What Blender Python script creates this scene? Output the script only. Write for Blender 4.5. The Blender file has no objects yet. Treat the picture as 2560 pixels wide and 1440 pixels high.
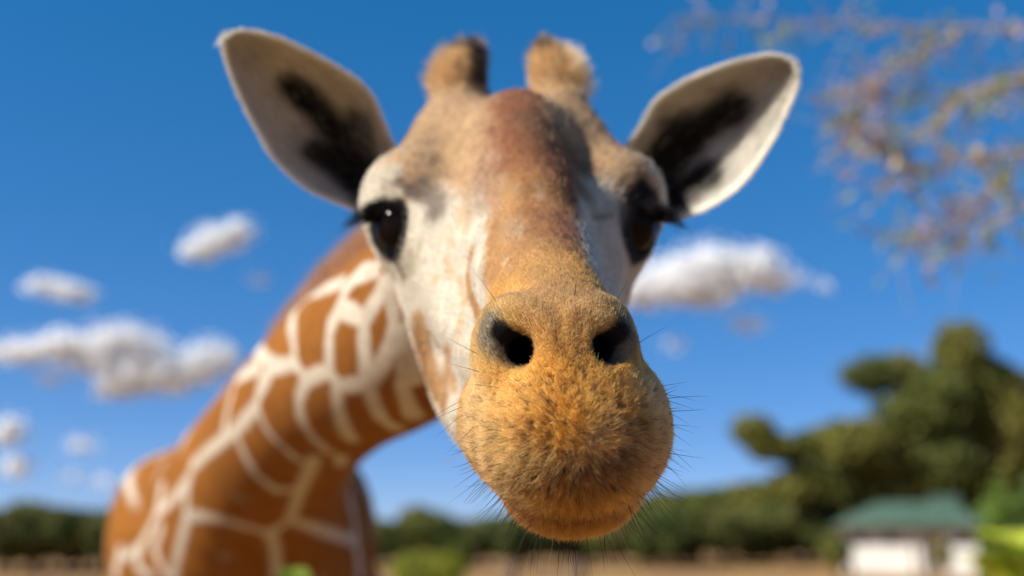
import bpy, math, random
import numpy as np
from mathutils import Vector
from mathutils.bvhtree import BVHTree

# ------------------------------------------------------------------ camera, sky, sun, exposure
scene = bpy.context.scene
R = math.radians
PITCH = R(13.8)
CAM_H = 1.70
FPX = 35.0 / 36.0 * 2560.0                       # focal length in photo pixels
cam_data = bpy.data.cameras.new('camera')
cam = bpy.data.objects.new('camera', cam_data)
scene.collection.objects.link(cam)
cam.location = (0, 0, CAM_H)
cam.rotation_euler = (R(90) + PITCH, 0, 0)
cam_data.lens = 35.0
cam_data.sensor_width = 36.0
cam_data.clip_start = 0.02
cam_data.clip_end = 6000.0
cam_data.dof.use_dof = True
cam_data.dof.focus_distance = 0.742
cam_data.dof.aperture_fstop = 2.15
scene.camera = cam

SUN_DIR = Vector((-0.73, -0.33, 0.62)).normalized()      # towards the sun
SUN_EL = math.asin(SUN_DIR.z)
SUN_AZ = math.atan2(SUN_DIR.x, SUN_DIR.y)
world = bpy.data.worlds.new('World')
scene.world = world
world.use_nodes = True
wn, wl = world.node_tree.nodes, world.node_tree.links
wn.clear()
w_out = wn.new('ShaderNodeOutputWorld')
w_bg = wn.new('ShaderNodeBackground')
w_sky = wn.new('ShaderNodeTexSky')
w_sky.sky_type = 'NISHITA'
w_sky.sun_disc = False
w_sky.sun_elevation = SUN_EL
w_sky.sun_rotation = SUN_AZ
w_sky.altitude = 2500
w_sky.air_density = 0.8
w_sky.dust_density = 0.0
w_sky.ozone_density = 5.0
w_hsv = wn.new('ShaderNodeHueSaturation')
w_hsv.inputs['Saturation'].default_value = 1.28
w_hsv.inputs['Value'].default_value = 1.0
wl.new(w_sky.outputs[0], w_hsv.inputs['Color'])
w_gam = wn.new('ShaderNodeGamma')                 # softer step from zenith to horizon, as in the photograph
w_gam.inputs['Gamma'].default_value = 0.55
wl.new(w_hsv.outputs[0], w_gam.inputs['Color'])
w_mul = wn.new('ShaderNodeMix'); w_mul.data_type = 'RGBA'; w_mul.blend_type = 'MULTIPLY'
w_mul.inputs['Factor'].default_value = 1.0
w_mul.inputs['B'].default_value = (1.30, 1.50, 2.05, 1)
wl.new(w_gam.outputs[0], w_mul.inputs['A'])
wl.new(w_mul.outputs['Result'], w_bg.inputs['Color'])
w_bg.inputs['Strength'].default_value = 0.085
wl.new(w_bg.outputs[0], w_out.inputs[0])

sun_data = bpy.data.lights.new('sun', 'SUN')
sun_data.energy = 5.0
sun_data.angle = R(0.53)
sun_data.color = (1.0, 0.93, 0.82)
sun = bpy.data.objects.new('sun', sun_data)
scene.collection.objects.link(sun)
sun.rotation_euler = SUN_DIR.to_track_quat('Z', 'Y').to_euler()
sun.location = (-4, -2, 8)

vs = scene.view_settings
vs.view_transform = 'Standard'
vs.look = 'None'
vs.exposure = 0.70
vs.gamma = 1.0
vs.use_curve_mapping = False
scene.cycles.use_denoising = True
scene.cycles.max_bounces = 12
scene.cycles.diffuse_bounces = 8
scene.cycles.transparent_max_bounces = 8
scene.cycles.caustics_reflective = False
scene.cycles.caustics_refractive = False

# ------------------------------------------------------------------ helpers
rng = np.random.default_rng(7)
random.seed(7)
COL = scene.collection
cp, sp = math.cos(PITCH), math.sin(PITCH)


def cam2w(p):
    """camera frame (right, depth, up) -> world"""
    p = np.asarray(p, dtype=float)
    return np.stack([p[..., 0], p[..., 1] * cp - p[..., 2] * sp, CAM_H + p[..., 1] * sp + p[..., 2] * cp], -1)


def w2cam(p):
    p = np.asarray(p, dtype=float)
    z = p[..., 2] - CAM_H
    return np.stack([p[..., 0], p[..., 1] * cp + z * sp, -p[..., 1] * sp + z * cp], -1)


def P(px, py, d):
    """photo pixel and distance along the view axis -> camera frame point"""
    return np.array([(px - 1280.0) / FPX * d, d, (720.0 - py) / FPX * d])


def W(px, py, d):
    return Vector(cam2w(P(px, py, d)))


def on_ground(px, dist):
    """ground point (world) in the picture column px at the horizontal distance dist"""
    d = dist * cp                                  # exact at eye level, where these things show
    return Vector(((px - 1280.0) / FPX * d, dist, 0.0))


def height_at(px, py, dist):
    """world height seen at pixel row py for something at horizontal distance dist"""
    a = PITCH + math.atan((720.0 - py) / FPX)
    return CAM_H + dist * math.tan(a)


def tag(o, label=None, cat=None, group=None, kind=None):
    if label: o['label'] = label
    if cat: o['category'] = cat
    if group: o['group'] = group
    if kind: o['kind'] = kind
    return o


def link(name, data, parent=None, mat=None):
    o = bpy.data.objects.new(name, data)
    COL.objects.link(o)
    if parent is not None: o.parent = parent
    if mat is not None: data.materials.append(mat)
    return o


def empty(name, loc=(0, 0, 0), rz=0.0):
    o = bpy.data.objects.new(name, None)
    COL.objects.link(o)
    o.location = loc
    o.rotation_euler = (0, 0, rz)
    o.empty_display_size = 0.2
    return o


def mesh_from(name, verts, faces, smooth=True):
    m = bpy.data.meshes.new(name)
    verts = np.asarray(verts, dtype=np.float32)
    faces = np.asarray(faces, dtype=np.int32)
    n, k = faces.shape
    m.vertices.add(len(verts)); m.vertices.foreach_set('co', verts.ravel())
    m.loops.add(n * k); m.loops.foreach_set('vertex_index', faces.ravel())
    m.polygons.add(n)
    m.polygons.foreach_set('loop_start', np.arange(0, n * k, k, dtype=np.int32))
    m.polygons.foreach_set('use_smooth', np.full(n, smooth, dtype=bool))
    m.update(calc_edges=True)
    m.validate()
    return m


def material(name, color=(0.5, 0.5, 0.5), rough=0.8, attr=None, noise=None, spec=0.3, bump=None,
             sheen=0.0, coat=0.0, transl=None):
    """procedural material; noise = (scale, colour2, low, high); bump = (scale, strength)"""
    m = bpy.data.materials.new(name)
    m.use_nodes = True
    nt = m.node_tree; N, L = nt.nodes, nt.links
    b = N['Principled BSDF']; out = N['Material Output']
    b.inputs['Roughness'].default_value = rough
    b.inputs['Specular IOR Level'].default_value = spec
    b.inputs['Sheen Weight'].default_value = sheen
    b.inputs['Coat Weight'].default_value = coat
    tc = N.new('ShaderNodeTexCoord')
    if attr:
        a = N.new('ShaderNodeAttribute'); a.attribute_name = attr
        src = a.outputs['Color']
    else:
        c = N.new('ShaderNodeRGB'); c.outputs[0].default_value = (*color, 1)
        src = c.outputs[0]
    if noise:
        sc, c2, lo, hi = noise
        t = N.new('ShaderNodeTexNoise'); t.inputs['Scale'].default_value = sc
        t.inputs['Detail'].default_value = 6
        L.new(tc.outputs['Object'], t.inputs['Vector'])
        r = N.new('ShaderNodeMapRange'); r.inputs['From Min'].default_value = lo; r.inputs['From Max'].default_value = hi
        L.new(t.outputs['Fac'], r.inputs['Value'])
        mx = N.new('ShaderNodeMix'); mx.data_type = 'RGBA'
        L.new(r.outputs[0], mx.inputs['Factor'])
        L.new(src, mx.inputs['A'])
        if isinstance(c2, float):
            mu = N.new('ShaderNodeMix'); mu.data_type = 'RGBA'; mu.blend_type = 'MULTIPLY'
            mu.inputs['Factor'].default_value = 1.0
            L.new(src, mu.inputs['A']); mu.inputs['B'].default_value = (c2, c2, c2, 1)
            L.new(mu.outputs['Result'], mx.inputs['B'])
        else:
            mx.inputs['B'].default_value = (*c2, 1)
        src = mx.outputs['Result']
    L.new(src, b.inputs['Base Color'])
    if bump:
        t = N.new('ShaderNodeTexNoise'); t.inputs['Scale'].default_value = bump[0]; t.inputs['Detail'].default_value = 5
        L.new(tc.outputs['Object'], t.inputs['Vector'])
        bp = N.new('ShaderNodeBump'); bp.inputs['Strength'].default_value = bump[1]; bp.inputs['Distance'].default_value = 0.02
        L.new(t.outputs['Fac'], bp.inputs['Height']); L.new(bp.outputs[0], b.inputs['Normal'])
    if transl:
        tr = N.new('ShaderNodeBsdfTranslucent'); L.new(src, tr.inputs['Color'])
        ms = N.new('ShaderNodeMixShader'); ms.inputs[0].default_value = transl
        L.new(b.outputs[0], ms.inputs[1]); L.new(tr.outputs[0], ms.inputs[2])
        L.new(ms.outputs[0], out.inputs['Surface'])
    return m


def smooth01(x, a, b):
    t = np.clip((x - a) / (b - a), 0, 1)
    return t * t * (3 - 2 * t)


# value noise in 3D for painting and for shapes
_NG = np.random.default_rng(11).random((32, 32, 32)).astype(np.float32)


def vnoise(p, scale, octaves=3, seed=0.0):
    p = np.asarray(p, dtype=np.float64) * scale + seed * 17.31
    out = np.zeros(p.shape[:-1]); amp, tot = 1.0, 0.0
    for _ in range(octaves):
        i = np.floor(p).astype(int); f = p - i; f = f * f * (3 - 2 * f)
        v = 0
        for dx in (0, 1):
            for dy in (0, 1):
                for dz in (0, 1):
                    w = (f[..., 0] if dx else 1 - f[..., 0]) * (f[..., 1] if dy else 1 - f[..., 1]) * (f[..., 2] if dz else 1 - f[..., 2])
                    v = v + w * _NG[(i[..., 0] + dx) % 32, (i[..., 1] + dy) % 32, (i[..., 2] + dz) % 32]
        out += amp * v; tot += amp; amp *= 0.5; p = p * 2.03 + 5.1
    return out / tot


# ------------------------------------------------------------------ ground and hills (setting)

def grid_mesh(name, xs, ys, zf):
    X, Y = np.meshgrid(xs, ys, indexing='ij')
    Z = zf(X, Y)
    v = np.stack([X, Y, Z], -1).reshape(-1, 3)
    I = np.arange(len(v)).reshape(X.shape)
    f = np.stack([I[:-1, :-1], I[1:, :-1], I[1:, 1:], I[:-1, 1:]], -1).reshape(-1, 4)
    return mesh_from(name, v, f)


def ground_z(X, Y):
    p = np.stack([X, Y, 0 * X], -1)
    far = smooth01(np.hypot(X, Y), 30, 90)
    return (vnoise(p, .05, 3) - .5) * .5 * far - .05 * far


mat_ground = material('dry_field', (.33, .195, .07), rough=.95, spec=.1, noise=(.35, (.25, .14, .07), .40, .62), bump=(6.0, .6))
e_ = np.concatenate([-np.geomspace(4000, 2, 70), [0], np.geomspace(2, 4000, 70)])
ground = link('ground', grid_mesh('ground', e_, e_, ground_z), None, mat_ground)
tag(ground, 'dry tan field of bare earth and short straw', None, None, 'structure')

mat_hill = material('hill_scrub', (.055, .075, .022), rough=.95, spec=.1, noise=(.12, (.10, .10, .035), .4, .65))


def hill_z(X, Y):
    h = 8.0 * np.exp(-((X - 62) / 34) ** 2 - ((Y - 205) / 45) ** 2) + 4.0 * np.exp(-((X - 20) / 28) ** 2 - ((Y - 215) / 40) ** 2)
    p = np.stack([X, Y, 0 * X], -1)
    return h * (.85 + .3 * vnoise(p, .05, 3)) - .8


hill = link('hill', grid_mesh('hill', np.linspace(-90, 190, 70), np.linspace(110, 330, 56), hill_z), None, mat_hill)
tag(hill, 'low scrub covered hill rising behind the field', None, None, 'structure')

# ------------------------------------------------------------------ the giraffe: one continuous body grown from an implicit surface
# grid in the camera frame, fine round the head, coarser along neck, trunk and legs
def axis(lo, m0, a, b, m1, hi, fine, medium, coarse):
    def walk(x, end, stop, sgn):
        s, out = fine, []
        while (x - end) * sgn < 0:
            s = min(medium if (x - stop) * sgn < 0 else coarse, s * 1.15); x += sgn * s; out.append(x)
        return out
    c = list(np.arange(a, b, fine))
    return np.array(walk(a, lo, m0, -1)[::-1] + c + walk(c[-1], hi, m1, 1))


FINE = 0.0032
gx = axis(-1.65, -0.95, -0.19, 0.19, 0.2, 0.45, FINE, 0.013, 0.03)
gy = axis(0.60, 0.60, 0.665, 1.30, 3.25, 5.7, FINE, 0.013, 0.04)
gz = axis(-3.0, -0.95, -0.20, 0.30, 0.45, 0.45, FINE, 0.013, 0.035)
F = np.ones((len(gx), len(gy), len(gz)), dtype=np.float32)


def block(lo, hi):
    sl = []
    for g, a, b in zip((gx, gy, gz), lo, hi):
        i0 = max(0, np.searchsorted(g, a) - 1); i1 = min(len(g), np.searchsorted(g, b) + 1)
        sl.append(slice(i0, max(i1, i0 + 1)))
    s = tuple(sl)
    return s, gx[s[0]][:, None, None], gy[s[1]][None, :, None], gz[s[2]][None, None, :]


def smin(a, b, k):
    h = np.clip(0.5 + 0.5 * (b - a) / k, 0, 1)
    return b + (a - b) * h - k * h * (1 - h)


def blend(s, dist, k, cut=False):
    if cut:
        F[s] = -smin(-F[s], dist, k)
    else:
        F[s] = smin(F[s], dist, k)


def ell(c, r, k=0.03, rot=0.0, cut=False, tilt=0.0):
    """ellipsoid; rot = roll about the depth axis, tilt = about the right axis (deg)"""
    c = np.asarray(c); m = max(r) + k + 0.01
    s, X, Y, Z = block(c - m, c + m)
    x, y, z = X - c[0], Y - c[1], Z - c[2]
    if rot:
        a = R(rot); x, z = x * math.cos(a) + z * math.sin(a), -x * math.sin(a) + z * math.cos(a)
    if tilt:
        a = R(tilt); y, z = y * math.cos(a) + z * math.sin(a), -y * math.sin(a) + z * math.cos(a)
    k0 = np.sqrt((x / r[0]) ** 2 + (y / r[1]) ** 2 + (z / r[2]) ** 2)
    k1 = np.sqrt((x / r[0] ** 2) ** 2 + (y / r[1] ** 2) ** 2 + (z / r[2] ** 2) ** 2) + 1e-6
    blend(s, (k0 * (k0 - 1) / k1).astype(np.float32), k, cut)


def chain(pts, k=0.03, cut=False, sub=4):
    """tapering tube through (point, radius) pairs, rounded by a Catmull-Rom curve"""
    A = np.array([np.append(np.asarray(p, float), r) for p, r in pts])
    if len(A) > 2 and sub > 1:
        E = np.vstack([2 * A[0] - A[1], A, 2 * A[-1] - A[-2]]); C = []
        for i in range(1, len(E) - 2):
            for t in np.arange(sub) / sub:
                p0, p1, p2, p3 = E[i - 1:i + 3]
                C.append(.5 * (2 * p1 + (p2 - p0) * t + (2 * p0 - 5 * p1 + 4 * p2 - p3) * t * t + (3 * p1 - p0 - 3 * p2 + p3) * t ** 3))
        A = np.array(C + [A[-1]])
    m = A[:, 3].max() + k + 0.01
    s, X, Y, Z = block(A[:, :3].min(0) - m, A[:, :3].max(0) + m)
    T = np.ones(F[s].shape, dtype=np.float32)
    ox, oy, oz = s[0].start, s[1].start, s[2].start
    for i in range(len(A) - 1):
        a, ra, b, rb = A[i, :3], A[i, 3], A[i + 1, :3], A[i + 1, 3]
        mm = max(ra, rb) + k + 0.01
        q, X, Y, Z = block(np.minimum(a, b) - mm, np.maximum(a, b) + mm)
        ab = b - a; L2 = float(ab @ ab) + 1e-9
        t = np.clip(((X - a[0]) * ab[0] + (Y - a[1]) * ab[1] + (Z - a[2]) * ab[2]) / L2, 0, 1)
        d = np.sqrt((X - a[0] - t * ab[0]) ** 2 + (Y - a[1] - t * ab[1]) ** 2 + (Z - a[2] - t * ab[2]) ** 2) - (ra + (rb - ra) * t)
        l = (slice(q[0].start - ox, q[0].stop - ox), slice(q[1].start - oy, q[1].stop - oy), slice(q[2].start - oz, q[2].stop - oz))
        T[l] = np.minimum(T[l], d)
    blend(s, T, k, cut)


def mid(d):
    return 0.0045 + (1.04 - d) * 0.10             # the head's plane of symmetry (turned a little)


def mir(p):
    p = np.array(p, dtype=float); p[0] = 2 * mid(p[1]) - p[0]
    return p


def both(fn, pts):
    fn(pts); fn([(mir(p), r) for p, r in pts])


# --- trunk, legs, tail (world coordinates, mostly below the frame)
def wc(x, y, z):
    return w2cam(np.array([x, y, z]))


BX = -0.86
neck = [(P(1235, 560, 1.22), .112), (P(1120, 745, 1.36), .124), (P(995, 850, 1.58), .142), (P(850, 945, 1.90), .153),
        (P(745, 1050, 2.25), .172), (P(668, 1175, 2.62), .222), (P(622, 1340, 3.0), .335), (wc(BX - .02, 3.5, 1.62), .40), (wc(BX - .08, 4.05, 1.60), .40), (wc(BX - .14, 4.5, 1.52), .36), (wc(BX - .18, 4.9, 1.50), .28)]
chain(neck, 0.10)
ell(P(640, 1440, 3.02), (.27, .20, .34), 0.12)                   # breast
ell(P(455, 1410, 3.12), (.17, .30, .34), 0.12, rot=18)            # near shoulder
ell(P(800, 1425, 3.12), (.15, .30, .34), 0.10, rot=-10)
chain([(wc(BX, 3.1, 1.98), .09), (wc(BX - .03, 3.45, 2.04), .11), (wc(BX - .1, 4.05, 1.92), .12)], 0.14)   # withers
for sx in (-1, 1):
    chain([(wc(BX + sx * .22, 3.25, 1.45), .18), (wc(BX + sx * .21, 3.23, 1.05), .09), (wc(BX + sx * .20, 3.25, .70), .06),
           (wc(BX + sx * .20, 3.25, .62), .064), (wc(BX + sx * .20, 3.26, .18), .045), (wc(BX + sx * .20, 3.23, .05), .06)], 0.06)
    chain([(wc(BX - .15 + sx * .20, 4.80, 1.42), .22), (wc(BX - .15 + sx * .20, 4.67, 1.08), .12), (wc(BX - .15 + sx * .19, 4.93, .72), .062),
           (wc(BX - .15 + sx * .19, 4.95, .62), .064), (wc(BX - .15 + sx * .19, 4.87, .18), .045), (wc(BX - .15 + sx * .19, 4.84, .05), .06)], 0.06)
chain([(wc(BX - .18, 5.10, 1.60), .05), (wc(BX - .19, 5.23, 1.3), .03), (wc(BX - .19, 5.25, .95), .025)], 0.05)

# --- skull
ell(P(1283, 540, 1.14), (.090, .120, .110), 0.04)
ell(P(1278, 470, 1.20), (.088, .10, .080), 0.04)
both(lambda q: chain(q, 0.03), [(P(1085, 500, 1.10), .045), (P(1120, 425, 1.13), .045), (P(1190, 380, 1.14), .05)])
chain([(P(1298, 300, 1.08), .024), (P(1302, 350, 1.038), .029), (P(1310, 430, 1.002), .034), (P(1324, 520, .962), .037)], 0.028)                # median bump on the forehead
both(lambda q: chain(q, 0.03), [(P(1115, 335, 1.14), .030), (P(1070, 405, 1.105), .032), (P(1040, 470, 1.08), .036)])
# eye sockets
both(lambda q: ell(q[0][0], (.043, .057, .055), 0.04), [(P(1014, 540, 1.077), 0)])
both(lambda q: chain(q, 0.035), [(P(962, 505, 1.065), .011), (P(982, 460, 1.055), .015), (P(1022, 445, 1.045), .017), (P(1066, 472, 1.035), .017)])
# nose bridge
chain([(P(1292, 400, 1.10), .070), (P(1302, 480, 1.035), .062), (P(1334, 610, .935), .051), (P(1374, 735, .83), .045), (P(1402, 830, .775), .042)], 0.03)
both(lambda q: chain(q, 0.02), [(P(1215, 560, .985), .028), (P(1250, 660, .90), .024), (P(1290, 750, .83), .020)])
# cheeks and jaws
both(lambda q: chain(q, 0.03), [(P(1078, 640, 1.07), .046), (P(1120, 790, 1.06), .044), (P(1142, 900, 1.05), .038), (P(1168, 985, 1.02), .034), (P(1215, 1040, .98), .034)])
both(lambda q: chain(q, 0.035), [(P(1150, 600, 1.02), .05), (P(1200, 760, .97), .050), (P(1275, 900, .88), .045)])
ell(P(1290, 760, 1.06), (.080, .12, .10), 0.04)
chain([(P(1270, 980, 1.05), .055), (P(1345, 1060, .90), .055)], 0.04)

# --- muzzle
MZ = P(1427, 1035, .772)
ell(MZ, (.0735, .086, .061), 0.02)
ell(P(1426, 1120, .745), (.064, .060, .048), 0.025)
both(lambda q: ell(q[0][0], (.038, .045, .044), 0.025), [(P(1281, 1035, .782), 0)])
ell(P(1408, 905, .755), (.048, .048, .048), 0.02)
# lower lip and chin
ell(P(1428, 1205, .778), (.055, .056, .034), 0.006)
ell(P(1426, 1260, .764), (.036, .036, .018), 0.016)
# nostril lobes
both(lambda q: ell(q[0][0], (.0300, .036, .040), 0.005, rot=(-16 if q[0][0][0] < mid(.77) else 16)), [(P(1279, 868, .757), 0)])
both(lambda q: chain(q, 0.008), [(P(1230, 835, .764), .012), (P(1262, 797, .757), .0155), (P(1316, 793, .744), .0165), (P(1352, 832, .734), .0135), (P(1360, 885, .732), .010)])
both(lambda q: ell(q[0][0], (.021, .028, .018), 0.006), [(P(1264, 928, .750), 0)])


# nostril openings
def nostril(q):
    chain(q, 0.010, cut=True)


both(nostril, [(P(1222, 806, .722), .006), (P(1252, 838, .722), .0085), (P(1296, 876, .722), .0105), (P(1316, 902, .726), .007)])
both(nostril, [(P(1300, 874, .728), .0098), (P(1312, 874, .770), .010), (P(1340, 870, .81), .010)])

# --- ossicones
oss_l = [(P(1150, 420, 1.15), .060), (P(1148, 320, 1.165), .044), (P(1150, 245, 1.175), .031), (P(1150, 195, 1.18), .0285), (P(1166, 150, 1.185), .020), (P(1180, 122, 1.187), .011)]
oss_r = [(P(1398, 420, 1.15), .060), (P(1398, 320, 1.165), .042), (P(1390, 245, 1.175), .0310), (P(1390, 200, 1.18), .0295), (P(1370, 150, 1.185), .020), (P(1358, 120, 1.187), .011)]
chain(oss_l, 0.025); chain(oss_r, 0.025)

# --- hollows for the eyeballs
EYE_R = 0.030
eye_l = P(1008, 566, 1.046); eye_r = mir(eye_l)
for e in (eye_l, eye_r):
    ell(e + np.array([0, -0.004, 0]), (EYE_R * .86, EYE_R * .9, EYE_R * .92), 0.006, cut=True)


def surface_nets():
    inside = F < 0
    nx, ny, nz = F.shape
    cnt = np.zeros((nx - 1, ny - 1, nz - 1), dtype=np.int8)
    for dx in (0, 1):
        for dy in (0, 1):
            for dz in (0, 1):
                cnt += inside[dx:nx - 1 + dx, dy:ny - 1 + dy, dz:nz - 1 + dz]
    act = (cnt > 0) & (cnt < 8)
    I = np.argwhere(act)
    idx = np.full(act.shape, -1, dtype=np.int32); idx[act] = np.arange(len(I))
    corners = [(a, b, c) for a in (0, 1) for b in (0, 1) for c in (0, 1)]
    val = {c: F[I[:, 0] + c[0], I[:, 1] + c[1], I[:, 2] + c[2]] for c in corners}
    acc = np.zeros((len(I), 3)); n = np.zeros(len(I))
    for c in corners:
        for ax in range(3):
            if c[ax]: continue
            e = list(c); e[ax] = 1; e = tuple(e)
            a, b = val[c], val[e]
            cr = (a < 0) != (b < 0)
            t = np.where(cr, a / np.where(a == b, 1, a - b), 0)
            p = np.tile(np.array(c, dtype=float), (len(I), 1)); p[:, ax] = t
            acc += p * cr[:, None]; n += cr
    loc = acc / n[:, None]
    V = np.stack([g[I[:, i]] + loc[:, i] * (g[I[:, i] + 1] - g[I[:, i]]) for i, g in enumerate((gx, gy, gz))], 1)
    quads = []
    for ax in range(3):
        a1, a2 = (ax + 1) % 3, (ax + 2) % 3
        s0 = [slice(None)] * 3; s1 = [slice(None)] * 3
        s0[ax] = slice(0, F.shape[ax] - 1); s1[ax] = slice(1, F.shape[ax])
        ch = inside[tuple(s0)] != inside[tuple(s1)]
        E = np.argwhere(ch)
        E = E[(E[:, a1] > 0) & (E[:, a2] > 0) & (E[:, a1] < F.shape[a1] - 1) & (E[:, a2] < F.shape[a2] - 1)]
        flip = inside[tuple(E.T)]
        o1 = np.zeros(3, int); o1[a1] = 1; o2 = np.zeros(3, int); o2[a2] = 1
        q = np.stack([idx[tuple((E - o1 - o2).T)], idx[tuple((E - o2).T)], idx[tuple(E.T)], idx[tuple((E - o1).T)]], 1)
        q[~flip] = q[~flip][:, ::-1]
        quads.append(q)
    Q = np.concatenate(quads)
    Q = Q[(Q >= 0).all(1)]
    return V, Q


def relax(V, Q, it, f=0.5):
    a = np.concatenate([Q[:, [0, 1]], Q[:, [1, 2]], Q[:, [2, 3]], Q[:, [3, 0]]])
    a = np.concatenate([a, a[:, ::-1]])
    n = np.bincount(a[:, 0], minlength=len(V))[:, None].clip(1)
    for _ in range(it):
        s = np.stack([np.bincount(a[:, 0], weights=V[a[:, 1], i], minlength=len(V)) for i in range(3)], 1)
        V = V + f * (s / n - V)
    return V


V, Q = surface_nets()
V = relax(V, Q, 3)
GB = np.array([BX, 3.55, 0.0])                       # the giraffe's origin, on the ground under the trunk


def vnormals(V, Q):
    n = np.cross(V[Q[:, 2]] - V[Q[:, 0]], V[Q[:, 3]] - V[Q[:, 1]])
    o = np.zeros_like(V)
    for i in range(4):
        for k in range(3):
            o[:, k] += np.bincount(Q[:, i], weights=n[:, k], minlength=len(V))
    return o / (np.linalg.norm(o, axis=1, keepdims=True) + 1e-12)


VN = vnormals(V, Q)
bvh = BVHTree.FromPolygons([tuple(v) for v in V], [tuple(q) for q in Q])


def hit(px, py):
    d = Vector(P(px, py, 1.0)).normalized()
    h = bvh.ray_cast(Vector((0, 0, 0)), d)
    return None if h[0] is None else np.array(h[0])


# ------------------------------------------------------------------ coat colours, painted on the surface in three dimensions
PALE = np.array((.64, .555, .44)); PATCH = np.array((.285, .108, .021))
col = np.tile(PATCH, (len(V), 1)).astype(float)


def seg_dist(pts, A):
    """distance of the points to the polyline A"""
    best = np.full(len(pts), 1e9)
    for i in range(max(1, len(A) - 1)):
        a = A[i]; b = A[min(i + 1, len(A) - 1)]
        ab = b - a
        t = np.clip(((pts - a) @ ab) / (ab @ ab + 1e-12), 0, 1)
        best = np.minimum(best, np.linalg.norm(pts - a - t[:, None] * ab, axis=1))
    return best


def stroke(points, radius, color, soft=0.5, amount=1.0, sub=3, ragged=0.0, only=None):
    A = []
    for i in range(len(points)):
        if i:
            for j in range(1, sub):
                t = j / sub
                A.append((points[i - 1][0] * (1 - t) + points[i][0] * t, points[i - 1][1] * (1 - t) + points[i][1] * t))
        A.append(points[i])
    A = [h for h in (hit(*q) for q in A) if h is not None]
    if not A: return
    A = np.array(A)
    lo, hi = A.min(0) - radius * 2.2, A.max(0) + radius * 2.2
    m = np.where(((V > lo) & (V < hi)).all(1))[0]
    if only is not None: m = m[only[m]]
    d = seg_dist(V[m], A)
    if ragged: d = d + ragged * radius * (vnoise(V[m], 90, 3) - .5) * 2
    w = amount * (1 - smooth01(d, radius * (1 - soft), radius * (1 + soft)))
    col[m] = col[m] * (1 - w[:, None]) + np.asarray(color) * w[:, None]


HEAD = V[:, 1] < 1.17 + .16 * smooth01(V[:, 2], .02, .10)

CREAM = np.array((.61, .545, .435)); TAN = np.array((.44, .29, .165)); BROWN = np.array((.255, .105, .047))
BRIDGE = np.array((.47, .265, .11)); MUZZLE = np.array((.68, .37, .098)); RUST = np.array((.58, .285, .055))
BLACK = np.array((.012, .011, .011)); TAUPE = np.array((.17, .13, .105)); GREY = np.array((.15, .14, .12))


def paint_where(w, color):
    global col
    w = np.clip(w, 0, 1)[:, None]
    col = col * (1 - w) + np.asarray(color) * w


# trunk and neck: the pale net, traced where the photograph shows it, grown from cells elsewhere
def zz(*pts):
    return [(220 + x / 1.636, 560 + y / 1.636) for x, y in pts]


NET = [zz((690, 740), (700, 660), (730, 600), (790, 580), (850, 570), (890, 640), (960, 605), (1010, 625), (1045, 665), (1140, 650), (1190, 600), (1235, 520), (1260, 430), (1245, 330), (1230, 250)),
       zz((850, 570), (840, 480), (832, 400), (850, 340), (890, 295), (965, 265), (1040, 235)),
       zz((985, 600), (985, 500), (990, 420), (1025, 345), (1050, 265), (1105, 205), (1180, 185)),
       zz((1022, 345), (1080, 360), (1130, 390), (1175, 315), (1212, 240)),
       zz((1130, 390), (1130, 500), (1138, 640)),
       zz((700, 590), (690, 500), (705, 440), (735, 395), (790, 345)), zz((695, 510), (735, 560), (790, 580)),
       zz((885, 640), (860, 720), (872, 800), (920, 875), (985, 935)),
       zz((690, 745), (640, 800), (600, 845), (540, 890), (480, 940), (425, 990)),
       zz((690, 750), (720, 825), (765, 885), (860, 965)), zz((740, 625), (700, 690)),
       zz((600, 845), (640, 945), (690, 1030), (770, 1090), (835, 1085)),
       zz((1015, 640), (1020, 720), (1033, 800), (1075, 885)), zz((1150, 660), (1165, 725), (1200, 800), (1270, 842)),
       zz((1262, 450), (1300, 560), (1288, 680), (1335, 795)), zz((1280, 420), (1325, 540), (1330, 640)),
       zz((555, 850), (578, 730), (605, 640), (645, 570)), zz((605, 640), (660, 600), (700, 590)),
       zz((425, 990), (400, 1090), (405, 1190), (380, 1300), (345, 1440)),
       zz((400, 1195), (500, 1195), (600, 1225), (740, 1265), (830, 1210), (865, 1100), (930, 955)),
       zz((745, 1265), (765, 1340), (770, 1440)), zz((830, 1210), (950, 1250), (1100, 1300), (1115, 1440)),
       zz((1030, 950), (1070, 1100), (1092, 1210), (1100, 1300)),
       zz((300, 1075), (285, 1180), (215, 1320), (150, 1360)), zz((285, 1180), (345, 1130), (400, 1060)), zz((300, 1240), (270, 1330), (320, 1440)),
       zz((215, 1320), (200, 1400), (260, 1440)), zz((130, 1330), (110, 1440))]
rest = np.where(~HEAD)[0]
RV = V[rest]
dn = np.full(len(rest), 9.0)
for line in NET:
    A = []
    for i in range(len(line) - 1):
        for t in (0, .25, .5, .75):
            A.append((line[i][0] * (1 - t) + line[i + 1][0] * t, line[i][1] * (1 - t) + line[i + 1][1] * t))
    A.append(line[-1])
    A = [h for h in (hit(*q) for q in A) if h is not None and h[1] > 1.13]
    run = [A[0]] if A else []
    for h in A[1:] + [None]:
        if h is not None and np.linalg.norm(h - run[-1]) < 0.18:
            run.append(h); continue
        if len(run) > 1: dn = np.minimum(dn, seg_dist(RV, np.array(run)))
        run = [h]
wn_ = (vnoise(RV, 14, 2) - .5) * .008
traced = 1 - smooth01(dn + wn_, .009, .0185)
seeds = RV[rng.choice(len(RV), 900, replace=False)]
keep = []
for q in seeds:
    if all(np.linalg.norm(q - k) > .17 for k in keep): keep.append(q)
keep = np.array(keep)
f1 = np.full(len(RV), 9.0); f2 = np.full(len(RV), 9.0)
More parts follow.
